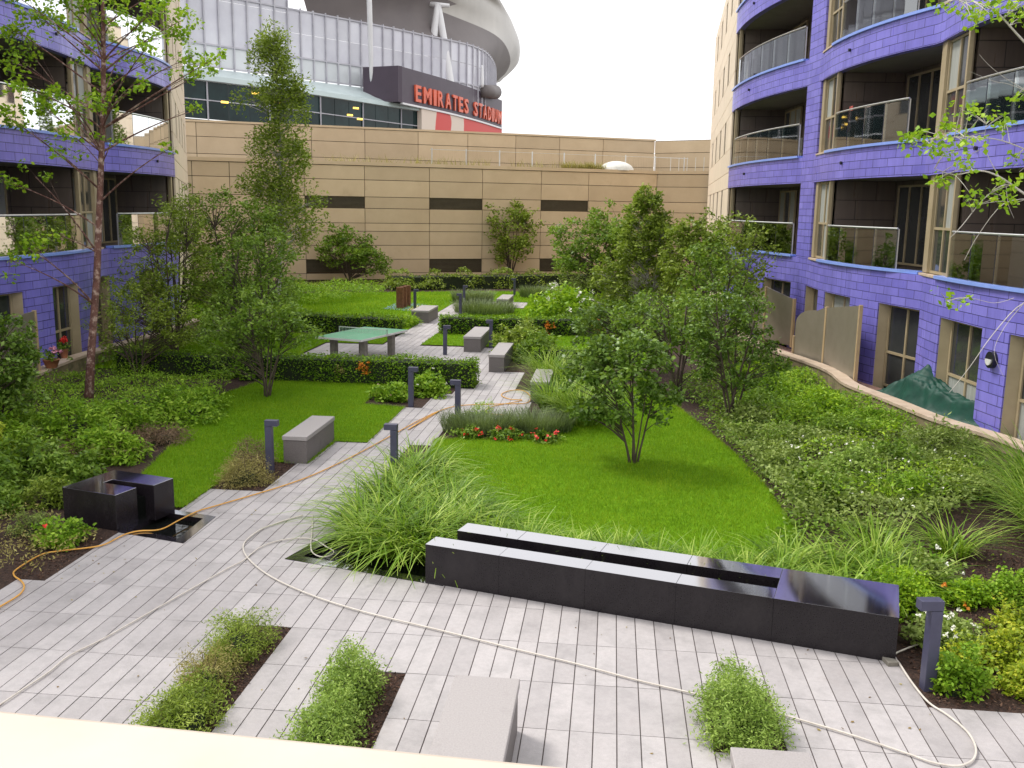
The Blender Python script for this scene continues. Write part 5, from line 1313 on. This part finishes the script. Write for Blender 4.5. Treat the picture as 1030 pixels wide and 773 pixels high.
# ---------- shrubs (one thing each)
SH = [
 # x, y, rx, ry, h, mat, leaf, n, label, flowers, aspect
 (-3.93, -0.62, 0.34, 0.52, 0.42, 'leaf_olive', 0.03, 3800, 'upright olive green shrub at the top of the left foreground bed', None, 0.25),
 (-3.95, -1.35, 0.3, 0.45, 0.36, 'leaf_heath', 0.03, 2400, 'brownish twiggy shrub in the middle of the left foreground bed', None, 0.2),
 (-3.85, -2.05, 0.36, 0.6, 0.42, 'leaf_olive', 0.03, 4200, 'grey green shrub at the lower end of the left foreground bed', None, 0.3),
 (-2.52, -1.45, 0.3, 0.55, 0.46, 'leaf_pale', 0.03, 4800, 'fresh green shrub at the top of the middle foreground bed', None, 0.35),
 (-2.5, -2.25, 0.34, 0.55, 0.46, 'leaf_pale', 0.03, 5000, 'fresh green shrub at the lower end of the middle foreground bed', None, 0.35),
 (1.1, -1.4, 0.38, 0.66, 0.5, 'leaf_pale', 0.03, 8500, 'feathery green shrub in the small bed in front of the long fountain', None, 0.3),
 (-6.2, 5.35, 0.5, 0.5, 0.42, 'leaf_heath', 0.035, 4200, 'low golden heather in front of the heather bed bollard', None, 0.2),
 (-6.38, 6.25, 0.42, 0.5, 0.46, 'leaf_brown', 0.035, 3400, 'purplish brown heather beside the stone bench', None, 0.2),
 (-7.55, 2.15, .34, .34, .30, 'leaf_fern', .05, 1000, 'leafy bedding plant with one red bloom in front of the split granite block', ('flower_red', 2, .05), .7),
 (-8.1, 2.45, .36, .30, .34, 'leaf_sage', .05, 900, 'grey green spiky plant at the front of the split granite block', None, .2),
 (-8.9, 1.7, 0.6, 0.5, 0.42, 'leaf_heath', 0.04, 2600, 'dull brown lavender bush at the far left of the front bed', None, 0.2),
 (-8.4, .9, .45, .45, .22, 'leaf_sage', .04, 1000, 'low grey bush at the far left of the front bed', None, .25),
 (3.55, .55, .42, .38, .34, 'leaf_sage', .045, 1700, 'cream flowered shrub behind the nearest bollard', ('flower_white', 12, .04), .6),
 (3.35, 1.55, 0.5, 0.5, 0.48, 'leaf_fresh', 0.042, 3200, 'fresh green shrub at the corner of the long fountain', None, 0.6),
 (3.9, 2.35, .42, .42, .42, 'leaf_sage', .05, 1500, 'small leaved grey green shrub above the corner of the fountain', ('flower_white', 6, .04), .55),
 (3.32, -0.5, 0.3, 0.25, 0.4, 'leaf_fern', 0.04, 1500, 'rounded green shrub to the right of the nearest bollard', None, 0.6),
 (3.55, 0.0, 0.24, 0.2, 0.36, 'leaf_yellow', 0.036, 800, 'golden tipped sprig behind the nearest bollard', None, 0.6),
 (4.0, -0.42, 0.24, 0.26, 0.34, 'leaf_yellow', 0.036, 1500, 'golden leaved shrub in the bottom right corner, nearest the paving', None, 0.6),
 (4.0, 0.15, 0.26, 0.28, 0.34, 'leaf_yellow', 0.036, 1500, 'golden leaved shrub in the right bed, middle of the row', None, 0.6),
 (4.45, 0.85, 0.34, 0.3, 0.4, 'leaf_yellow', 0.04, 1800, 'bright green shrub at the right edge beside the mulch', None, 0.6),
 (4.15, 1.75, 0.34, 0.25, 0.3, 'leaf_fresh', 0.042, 1500, 'spreading bright green shrub on the mulch with orange bud', ('flower_orange', 2, 0.06), 0.6),
 (4.75, 1.9, 0.4, 0.3, 0.36, 'leaf_fern', 0.042, 1500, 'mid green shrub touching the right edge of the picture', None, 0.6),
 (4.1, 2.65, .16, .16, .24, 'leaf_fern', .07, 160, 'single small seedling plant on the bare mulch', None, .6),
 (-5.35, 12.65, .50, .45, .36, 'leaf_fern', .075, 1300, 'broad leaved perennial around the corner bollard of the near left lawn', ('flower_pink', 5, .05), .7),
 (-4.6, 13.35, .50, .5, .50, 'leaf_fern', .075, 1500, 'broad leaved perennial against the end of the clipped hedge', ('flower_white', 5, .05), .7),
 (-3.2, 10.25, .34, .4, .30, 'leaf_olive', .05, 900, 'yellowish bushy plant at the foot of the path bollard', None, .4),
 (-2.9, 10.75, .28, .34, .42, 'leaf_fresh', .06, 600, 'upright bright green plant beside the path bollard', None, .2),
 (-2.95, 9.05, .34, .22, .22, 'leaf_mid', .05, 700, 'red geranium clump on the left of the lavender mass', ('flower_red', 6, .07), .8),
 (-2.2, 9.0, .34, .22, .22, 'leaf_mid', .05, 700, 'red geranium clump in the middle of the lavender mass', ('flower_red', 7, .07), .8),
 (-1.4, 8.95, .34, .22, .22, 'leaf_mid', .05, 700, 'red geranium clump on the right of the lavender mass', ('flower_red', 7, .07), .8),
 (-2.95, 20.3, 1.0, 1.3, 1.15, 'leaf_olive', .10, 3600, 'tawny acer bush between the two stone benches', None, .5),
 (-2.3, 18.9, .8, .7, .85, 'leaf_mid', .09, 2000, 'dark stemmed bush at the right of the path bench', None, .5),
 (-8.15, 26.6, .55, .8, .42, 'leaf_fresh', .10, 900, 'light green bush beyond the end of the hedge behind the table', None, .4),
 (-1.9, 29.6, 1.7, 2.0, 1.45, 'leaf_fresh', .13, 3200, 'large lime green bush with white flower heads at the centre back', ('flower_white', 24, .17), .6),
 (.4, 29.0, 1.2, 1.5, 1.3, 'leaf_mid', .12, 2200, 'dark green bush with a few white flowers right of the lime bush', ('flower_white', 8, .14), .6),
 (-1.2, 36.5, 2.0, 2.0, 1.8, 'leaf_sage', .15, 2200, 'grey green bush behind the lime green bush', None, .3),
 (-9.35, 9.9, 1.05, 1.05, .68, 'leaf_fern', .075, 3200, 'dense pale green mound at the edge of the near left lawn', None, .45),
 (-10.3, 7.3, .95, .7, .85, 'leaf_fern', .085, 2600, 'layered green shrub behind the split granite block, right one', None, .35),
 (-11.1, 6.1, .95, .8, .85, 'leaf_fern', .085, 2600, 'layered green shrub behind the split granite block, middle one', None, .35),
 (-9.9, 5.1, .85, .6, .70, 'leaf_mid', .08, 2400, 'dark leafy shrub just behind the split granite block', None, .45),
 (-11.2, 4.7, .9, .7, .95, 'leaf_mid', .08, 2600, 'dark leafy shrub left of the split granite block', None, .45),
 (-10.6, 5.5, .35, .3, .98, 'leaf_yellow', .07, 300, 'yellow green shoots rising among the shrubs on the left', None, .4),
 (-9.15, 6.35, .75, .6, .62, 'leaf_fern', .085, 2600, 'layered light green shrub overhanging the left lawn edge', None, .35),
 (-8.75, 4.75, .5, .4, .5, 'leaf_mid', .07, 1500, 'small dark bush touching the back of the split granite block', None, .5),
 (-12.3, 8.2, .9, .7, .6, 'leaf_fern', .085, 2200, 'light green fern like shrub left of the birch trunk', None, .35),
 (-10.2, 8.6, .8, .6, .55, 'leaf_fern', .085, 2200, 'light green fern like shrub right of the birch trunk', None, .35),
 (-9.6, 3.3, .7, .6, .6, 'leaf_mid', .075, 2200, 'dark bush at the left end of the split granite block', None, .5),
 (-9.9, 2.3, .7, .5, .4, 'leaf_sage', .06, 1600, 'grey green bush by the left frame edge below the dark bush', None, .3),
 (-10.3, 4.0, .9, .7, .8, 'leaf_mid', .075, 3200, 'dark leafy bush at the left edge of the picture above the lavender', None, .5),
 (-8.6, 3.75, .5, .35, .45, 'leaf_olive', .055, 1600, 'small olive bush against the left side of the split granite block', None, .4),
 (-9.6, 1.6, 0.8, 0.6, 0.42, 'leaf_sage', 0.05, 2200, 'wide grey bush low at the left picture edge', None, 0.25),
 (3.3, 5.6, .55, .5, .55, 'leaf_mid', .06, 2200, 'leafy bush at the lower right corner of the right lawn', None, .55),
 (3.0, 7.4, .5, .6, .50, 'leaf_sage', .055, 2000, 'pale bush halfway along the right lawn edge', None, .5),
 (4.0, 7.0, .6, .6, .60, 'leaf_pale', .06, 2400, 'fluffy pale green bush in the white flowered ground cover', ('flower_white', 8, .035), .5),
 (5.0, 7.6, .6, .6, .58, 'leaf_mid', .065, 2200, 'dark leafy bush between the white flowered ground cover and the terrace wall', None, .5),
 (5.7, 6.6, .55, .5, .55, 'leaf_olive', .06, 2000, 'olive bush beside the big grass clumps at the right edge', None, .45),
 (4.8, 6.0, .45, .45, .5, 'leaf_fern', .06, 1600, 'fern like bush in front of the upright grass tuft', None, .3),
 (4.6, 12.4, .7, .7, .62, 'leaf_fresh', .08, 2200, 'bright lime bush in the ferny bed under the terrace wall', None, .35),
 (3.9, 14.6, .7, .8, .60, 'leaf_fern', .08, 2200, 'feathery bush in the ferny bed behind the tall dark tree', None, .3),
 (5.3, 11.2, .6, .5, .55, 'leaf_fern', .08, 1800, 'feathery bush under the terrace wall below the green cover', None, .3),
 (3.3, 12.6, .5, .6, .55, 'leaf_mid', .07, 1800, 'dark bush at the foot of the tall dark tree', None, .4),
 (-8.9, 7.7, .7, .55, .34, 'leaf_brown', .09, 1500, 'bare brown twiggy mound along the left lawn edge', None, .1),
 (6.1, 8.7, .9, .6, .75, 'leaf_sage', .08, 2600, 'feathery grey green shrub leaning on the right terrace wall', None, .3),
 (3.4, 9.3, .7, .6, .45, 'leaf_mid', .07, 2200, 'dark low juniper like shrub right of the lawn corner', None, .3),
 (4.6, 10.2, .9, .6, .45, 'leaf_mid', .07, 2400, 'dark low spreading shrub in the middle of the right bed', None, .3),
 (2.9, 10.9, .6, .7, .6, 'leaf_sage', .07, 1800, 'small leaved shrub at the foot of the dark tree by the right lawn', None, .4),
]
for x, y, rx, ry, h, mat, leaf, n, lb, fl, asp in SH:
    nm = 'shrub'
    shrub(nm, lb, 'shrub', (x, y), (rx, ry), h, mat, leaf, n, flowers=fl, aspect=asp, core=(mat not in ('leaf_yellow',) and n > 400))

# ---------- trees
def stemsto(base, h, n, spread, r0=.05, r1=.015):
    out = []
    for i in range(n):
        a = 2*math.pi*i/n+random.uniform(-.4, .4); sp2 = spread*random.uniform(.5, 1)
        out.append(((base[0]+sp2*math.cos(a), base[1]+sp2*math.sin(a), h*random.uniform(.75, 1.0)), r0*random.uniform(.7, 1.1), r1))
    return out
# lawn tree
B = (.32, 7.62, 0)
tree('small_tree', 'multi stemmed small dark leaved tree growing in the middle of the right lawn', 'tree', B,
     [((-.15, 7.7, 1.75), .024, .008), ((.25, 7.5, 1.9), .026, .008), ((.75, 7.7, 1.8), .020, .007), ((.1, 7.9, 2.1), .022, .008), ((.5, 7.4, 1.5), .016, .007)],
     [((.05, 7.6, 1.75), (.95, .9, .62), 66), ((-.55, 7.6, 1.75), (.55, .5, .4), 20), ((.85, 7.6, 1.25), (.35, .4, .3), 10), ((-.1, 7.6, 1.05), (.70, .7, .42), 26), ((.25, 7.6, 2.2), (.5, .5, .35), 16)], .085, 'leaf_dark', 24, .15, flat=.7, aspect=.6,
     extra=[(.78, 7.45, .86), (-.75, 7.5, .95), (-.6, 7.5, .85)])
# dark trees right
tree('small_tree', 'tall dark multi stemmed tree by the right bed corner', 'tree', (2.55, 11.6, 0), stemsto((2.55, 11.6), 2.4, 6, .8, .028),
     [((2.45, 11.7, 2.0), (1.0, .9, 1.0), 80), ((3.0, 11.4, 1.1), (.7, .7, .6), 26), ((2.0, 11.6, 1.4), (.5, .5, .5), 18)], .085, 'leaf_dark', 24, .18, aspect=.55)
tree('small_tree', 'dark small tree behind the lawn tree on the right', 'tree', (1.55, 14.3, 0), stemsto((1.55, 14.3), 2.6, 5, .9, .03),
     [((1.3, 14.4, 1.7), (1.35, 1.1, .95), 95)], .095, 'leaf_mid', 22, .20)
tree('small_tree', 'broad glossy small tree left behind the lawn tree', 'tree', (.35, 17.6, 0), stemsto((.35, 17.6), 1.8, 5, .9, .035),
     [((.2, 17.6, 1.35), (1.6, 1.2, .75), 100)], .10, 'leaf_dark', 22, .21)
tree('small_tree', 'spreading small tree in the right bed nearest the terrace screens', 'tree', (3.1, 19.0, 0), stemsto((3.1, 19.0), 3.2, 6, .9, .04),
     [((2.9, 19.0, 2.0), (1.35, 1.3, 1.3), 120), ((2.6, 19.0, 3.2), (.7, .7, .6), 24)], .10, 'leaf_mid', 22, .22)
tree('birch_tree', 'conical leafy birch with a pale trunk in the right back bed', 'tree', (1.30, 29.5, 0), [((1.1, 29.5, 5.4), .085, .02), ((1.7, 29.2, 3.4), .04, .015)],
     [((1.15, 29.5, 4.95), (.50, .5, .60), 30), ((1.05, 29.5, 4.1), (1.0, .95, .9), 80), ((1.25, 29.5, 3.1), (1.35, 1.2, 1.0), 110), ((.9, 29.5, 2.0), (1.75, 1.4, 1.3), 140)], .12, 'leaf_olive', 24, .25, bark='whitebark')
tree('birch_tree', 'bushy olive green birch beside the right building end', 'tree', (3.1, 27.0, 0), [((3.0, 27.0, 4.2), .06, .02), ((3.6, 27.0, 3.8), .05, .015), ((2.6, 27.2, 3.9), .05, .015)],
     [((3.0, 27.0, 2.5), (1.6, 1.3, 1.6), 150), ((3.4, 27.0, 3.7), (1.0, .9, .8), 36), ((2.3, 27.0, 3.6), (.6, .6, .6), 18)], .12, 'leaf_olive', 22, .26)
tree('birch_tree', 'thin wispy birch against the right purple wall', 'tree', (3.75, 22.5, 0), [((4.0, 22.5, 4.2), .04, .012), ((4.4, 22.3, 3.9), .03, .01)],
     [((4.1, 22.5, 3.0), (.95, .8, 1.5), 70)], .11, 'leaf_olive', 16, .26)
tree('small_tree', 'rounded dark shrubby tree at the centre back before the bronze wall', 'tree', (-.9, 37.0, 0), stemsto((-.9, 37), 3.8, 5, 1.2, .06),
     [((-.9, 37.0, 2.8), (2.1, 1.6, 1.7), 170)], .15, 'leaf_mid', 24, .32)
tree('small_tree', 'narrow vase shaped small tree standing alone against the bronze wall', 'tree', G(514, 284, 0.0), stemsto(G(514, 284), 4.0, 6, 1.3, .06),
     [((G(514, 284)[0], G(514, 284)[1], 3.2), (1.9, 1.5, 1.6), 85), ((G(514, 284)[0], G(514, 284)[1], 2.0), (1.2, 1.2, 1.1), 30)], .17, 'leaf_olive', 18, .36)
g = G(352, 288)
tree('small_tree', 'low spreading dark tree at the foot of the bronze wall on the left', 'tree', (g[0], g[1], 0), stemsto(g, 2.6, 5, 1.5, .06),
     [((g[0]-.2, g[1], 1.9), (1.9, 1.5, 1.05), 90), ((g[0]+1.5, g[1], 1.3), (.9, .8, .7), 20), ((g[0]-.6, g[1], 2.9), (.8, .8, .5), 16)], .16, 'leaf_mid', 20, .33)
# tall birch
tb_ = (-12.15, 23.6, 0)
tree('birch_tree', 'tall slender silver birch with drooping foliage in front of the stadium', 'tree', tb_, [((-12.0, 23.7, 10.5), .10, .02)],
     [((-12.0, 23.7, 10.0), (.45, .4, .65), 18), ((-12.15, 23.7, 9.5), (.75, .7, .7), 34), ((-11.7, 23.7, 8.6), (.75, .7, .9), 42), ((-11.35, 23.7, 7.9), (.55, .6, .9), 30), ((-12.2, 23.7, 8.1), (.5, .5, .6), 16), ((-12.1, 23.7, 6.6), (.85, .8, .8), 44), ((-11.5, 23.7, 6.2), (.75, .7, .8), 30), ((-12.2, 23.7, 5.2), (1.05, .9, .8), 52), ((-11.6, 23.6, 4.0), (1.3, 1.2, 1.3), 100)], .11, 'leaf_olive', 30, .27, bark='whitebark', aspect=.4, up=.1, flat=1.5, extra=[(-13.4, 23.6, 8.15), (-13.1, 23.6, 8.25), (-12.8, 23.6, 8.4), (-13.2, 23.5, 8.0), (-10.9, 23.6, 7.2), (-10.8, 23.6, 5.2)])
tree('small_tree', 'dense small tree left of the tall silver birch', 'tree', (-11.9, 19.6, 0), stemsto((-11.9, 19.6), 4.0, 5, 1.0, .045),
     [((-11.9, 19.6, 2.7), (1.6, 1.3, 1.7), 150), ((-12.5, 19.6, 4.4), (.7, .7, .7), 24), ((-11.2, 19.6, 4.2), (.7, .7, .8), 26)], .10, 'leaf_mid', 22, .24, aspect=.45)
tree('small_tree', 'grey green small tree at the left terrace, in front of the purple wall', 'tree', (-12.9, 17.0, 0), stemsto((-12.9, 17.0), 3.8, 5, .9, .04),
     [((-12.7, 17.0, 2.6), (1.3, 1.1, 1.7), 120), ((-13.7, 16.6, 1.7), (1.1, .9, 1.2), 70), ((-12.3, 17.0, 4.2), (.6, .6, .7), 20), ((-13.5, 17.0, 3.6), (.6, .6, .5), 14)], .095, 'leaf_olive', 22, .22, aspect=.4)
tree('small_tree', 'wispy grey green tree against the left building corner', 'tree', (-14.0, 19.6, 0), stemsto((-14.0, 19.6), 3.9, 5, .9, .04),
     [((-13.9, 19.6, 3.0), (1.2, 1.1, 1.6), 85), ((-13.4, 19.6, 4.5), (.5, .5, .6), 12)], .10, 'leaf_olive', 20, .24, aspect=.4)
tree('small_tree', 'dark wispy small tree just right of the birch trunk', 'tree', (-12.6, 14.2, 0), stemsto((-12.6, 14.2), 2.0, 5, .8, .025),
     [((-12.5, 14.2, 1.5), (1.25, .9, .95), 85), ((-11.6, 14.3, 1.2), (.8, .7, .7), 36)], .08, 'leaf_olive', 22, .19, aspect=.4)
tree('small_tree', 'multi stemmed small tree with visible stems at the top of the near left lawn', 'tree', (-8.35, 12.3, 0), stemsto((-8.35, 12.3), 1.9, 7, .6, .022),
     [((-8.6, 12.4, 1.75), (1.15, 1.0, .85), 95), ((-7.8, 12.3, 1.75), (.9, .7, .5), 26), ((-9.1, 12.3, 1.1), (.7, .7, .6), 26)], .085, 'leaf_mid', 22, .18)
tree('small_tree', 'mid sized leafy tree behind the multi stemmed one on the left', 'tree', (-10.2, 16.8, 0), stemsto((-10.2, 16.8), 3.0, 6, .9, .04),
     [((-10.5, 16.8, 2.1), (1.5, 1.2, 1.4), 140), ((-10.0, 16.8, 3.3), (.8, .8, .7), 28)], .095, 'leaf_mid', 22, .22, aspect=.45)
tree('small_tree', 'glossy leaved shrubby tree at the left edge of the picture', 'tree', (-11.9, 7.0, 0), stemsto((-11.9, 7.0), 2.0, 6, .8, .035),
     [((-11.75, 6.9, 1.5), (.95, .8, 1.05), 170), ((-11.6, 5.8, .9), (.8, .6, .7), 60)], .085, 'leaf_dark', 28, .18)
# big birch on the left with peeling bark: foliage hangs in separate sprays
base = np.array(G(88, 417)); dl = float((base-CAM)@FW)
sprays = [(15, 30, 1.0), (35, 12, .8), (60, 22, .8), (78, 8, .7), (120, 12, .7), (140, 28, .8), (160, 8, .8), (172, 35, .8), (185, 20, .6), (192, 58, .7), (205, 72, .5), (188, 78, .4), (195, 112, .25), (150, 45, .5),
          (10, 60, .5), (30, 52, .7), (20, 88, .8), (42, 105, .8), (8, 118, .9), (60, 95, .5), (70, 118, .6), (78, 140, .35), (95, 55, .5), (105, 80, .6), (110, 100, .5), (95, 105, .5), (120, 60, .4), (135, 85, .35),
          (12, 185, .5), (35, 178, .3), (28, 250, .5), (10, 262, .4), (55, 150, .3), (52, 235, .35), (112, 138, .2), (170, 150, .15), (100, 30, .8), (88, -5, 1), (50, -10, 1), (130, -12, 1), (165, -10, 1), (10, -8, 1), (215, 60, .3), (150, 62, .3)]
ext = []
for px, py, dn in sprays:
    dd_ = dl+random.uniform(-1.6, 1.6); gm = []
    for q in range(max(2, int(12*dn))): gm.append(D(px+random.gauss(0, 9), py+random.gauss(0, 6.5), dd_+random.gauss(0, .25)))
    ext.append((D(px, py, dd_), gm))
top = D(101, -70, dl)
T = tree('birch_tree', 'tall birch with peeling reddish bark and sparse bright leaves in the left foreground', 'tree', tuple(base), [(top, .092, .035)], [], .088, 'leaf_fresh', 11, .19, bark='birch', groups=ext, aspect=.7)
# tree outside the right edge whose branches reach into the picture
rb_ = np.array([5.6, .9, 0.0])
ext = []
for px, py, n_ in [(912, 140, 4), (925, 135, 5), (940, 148, 6), (955, 130, 6), (968, 112, 5), (962, 150, 6), (985, 140, 6), (1000, 115, 4), (1010, 128, 4), (975, 165, 5), (985, 200, 5), (1010, 185, 5), (1008, 205, 4), (945, 178, 4), (1020, 165, 4),
                   (950, 5, 4), (975, 8, 6), (1000, 10, 6), (1015, 18, 5), (985, 22, 5), (1025, 5, 5), (1025, 100, 3), (958, 300, 2), (945, 303, 1), (970, 297, 1), (1050, 60, 8), (1070, 120, 8), (1060, 180, 8), (1045, 150, 6)]:
    for q in range(n_): ext.append(D(px+random.gauss(0, 5), py+random.gauss(0, 4), 10.2+random.uniform(-.5, .5)))
T = tag(empty('overhanging_tree'), 'tree at the right edge with bare twigs and bright leaf sprays crossing the balconies', 'tree')
b = MB()
trunk = [(5.75, .8, -.05), (5.7, .8, 1.5), (5.72, .75, 3.2), (5.68, .7, 5.0), (5.7, .7, 7.5)]
b.tube(trunk, [.13, .11, .09, .07, .03], MT['whitebark'], 8)
def limb(pl, r0, r1, dd=10.2):
    pts = [D(x, y, dd) for x, y in pl]; pts = smooth(pts, 4); m_ = len(pts); b.tube(pts, [.62*(r0+(r1-r0)*i/(m_-1)) for i in range(m_)], MT['whitebark'], 5, cap=False); return pts
tk = (1098, 250)
L1 = limb([(1095, 235), (1060, 215), (1030, 195), (1005, 178), (985, 172), (960, 176), (940, 170)], .028, .006)
L2 = limb([(1092, 90), (1060, 70), (1030, 42), (1003, 13), (985, 3), (960, 0)], .030, .006)
L3 = limb([(1030, 195), (1012, 186), (990, 200), (967, 228), (955, 240)], .014, .004)
L4 = limb([(1040, 200), (1010, 205), (985, 235), (970, 262)], .008, .003)
L5 = limb([(1096, 300), (1060, 310), (1030, 305), (1000, 335), (975, 370), (955, 395)], .014, .003)
L6 = limb([(1030, 305), (1010, 330), (1000, 355), (1010, 380)], .006, .002)
L7 = limb([(1060, 165), (1030, 150), (1000, 140), (960, 138), (925, 142)], .014, .004)
L8 = limb([(1012, 186), (1014, 205), (1020, 220)], .006, .002)
L9 = limb([(1005, 178), (995, 160), (990, 145), (992, 125)], .007, .003)
LA = limb([(1030, 90), (1010, 78), (995, 66), (985, 55)], .006, .002); LB = limb([(1040, 95), (1015, 85), (1000, 82), (975, 72)], .006, .002)
LC = limb([(1020, 300), (1000, 305), (975, 300), (952, 303)], .005, .002)
allL = np.array([q for L_ in (L1, L2, L3, L7, L9, LC) for q in L_])
for c in ext:
    d = np.linalg.norm(allL-np.array(c), axis=1); i = int(np.argmin(d))
    b.tube(bezier(allL[i], c, (0, 0, .02), 3), [.005, .004, .003, .002], MT['whitebark'], 4, cap=False)
b.build('trunk', T, smooth=True)
quads('crown', leafquads(cluster_points(np.array(ext), 9, .12, .8), .062, .4, .75), [MT['leaf_fresh']], T)

# ------------------------------------------------------------------ things on the balconies
def chair(c, z, r, label):
    T = tag(empty('balcony_chair'), label, 'chair'); b = MB()
    b.box(-.22, .22, -.22, .22, z+.42, z+.45, MT['ppwhite'], r, c); b.build('seat', T)
    b = MB(); b.box(-.22, .22, .2, .23, z+.45, z+.88, MT['ppwhite'], r, c); b.build('backrest', T)
    for x in (-.2, .2):
        for y in (-.2, .2): b = MB(); b.box(x-.015, x+.015, y-.015, y+.015, z, z+.419, MT['ppwhite'], r, c); b.build('leg', T)
q = PR.at(s_of_px(PR, 783, 6.8), .8); chair((q[0], q[1]), 6.19, .5, 'white folding chair on the second balcony of the right building')

def cloth(px, z, off, w, h, mt, label):
    u0 = s_of_px(PR, px, z); b = MB(); nu = 14; d = PR.at(u0+.1, off)-PR.at(u0-.1, off); d /= np.linalg.norm(d); n = np.array([-d[1], d[0]]); c = PR.at(u0, off)
    for sg in (0, 1):
        for i in range(nu+1):
            x = (i/nu-.5)*w
            for k in range(5):
                q = c+d*x*(1-.04*k)+n*(.03*math.sin(i*1.3+k*.3)+.012*sg); b.v.append((q[0], q[1], z-h*k/4))
    o2 = (nu+1)*5
    for sg in (0, 1):
        for i in range(nu):
            for k in range(4): a = sg*o2+i*5+k; b.face((a, a+5, a+6, a+1), MT[mt])
    tag(b.build('hanging_towel', smooth=True), label, 'towel')
MT['cl_red'] = surf('red_cloth', (.55, .10, .08), (.70, .20, .16), 14, .8, .3); MT['cl_pink'] = surf('pale_pink_cloth', (.60, .42, .36), (.70, .52, .46), 9, .8, .3); MT['cl_teal'] = surf('teal_cloth', (.04, .42, .34), (.06, .52, .42), 9, .8, .3)
cloth(842, 7.55, .40, .35, .7, 'cl_red', 'red and white towel drying inside the second balcony of the right building')
cloth(857, 7.45, .45, .40, .75, 'cl_pink', 'pale pink towel hung inside the second balcony of the right building')
cloth(1022, 7.1, .35, .35, .5, 'cl_teal', 'teal towel behind the balcony glass at the right edge')

# ------------------------------------------------------------------ parapet in front of the camera
b = MB(); e0, e1 = G(-60, 705.5, 4.0), G(700, 781, 4.0)
dv = np.array([e1[0]-e0[0], e1[1]-e0[1]]); dv /= np.linalg.norm(dv); e0 = np.array(e0[:2])-dv*2.2; e1 = np.array(e1[:2])+dv*2.2; nb = np.array([dv[1], -dv[0]])
if nb[1] > 0: nb = -nb
b.prism([tuple(e0), tuple(e0+nb*.85), tuple(e1+nb*.85), tuple(e1)][::-1], -.3, 4.0, MT['white'])
tag(b.build('balcony_parapet', bevel=.012), 'cream white parapet top along the bottom edge, right under the viewer', 'parapet')
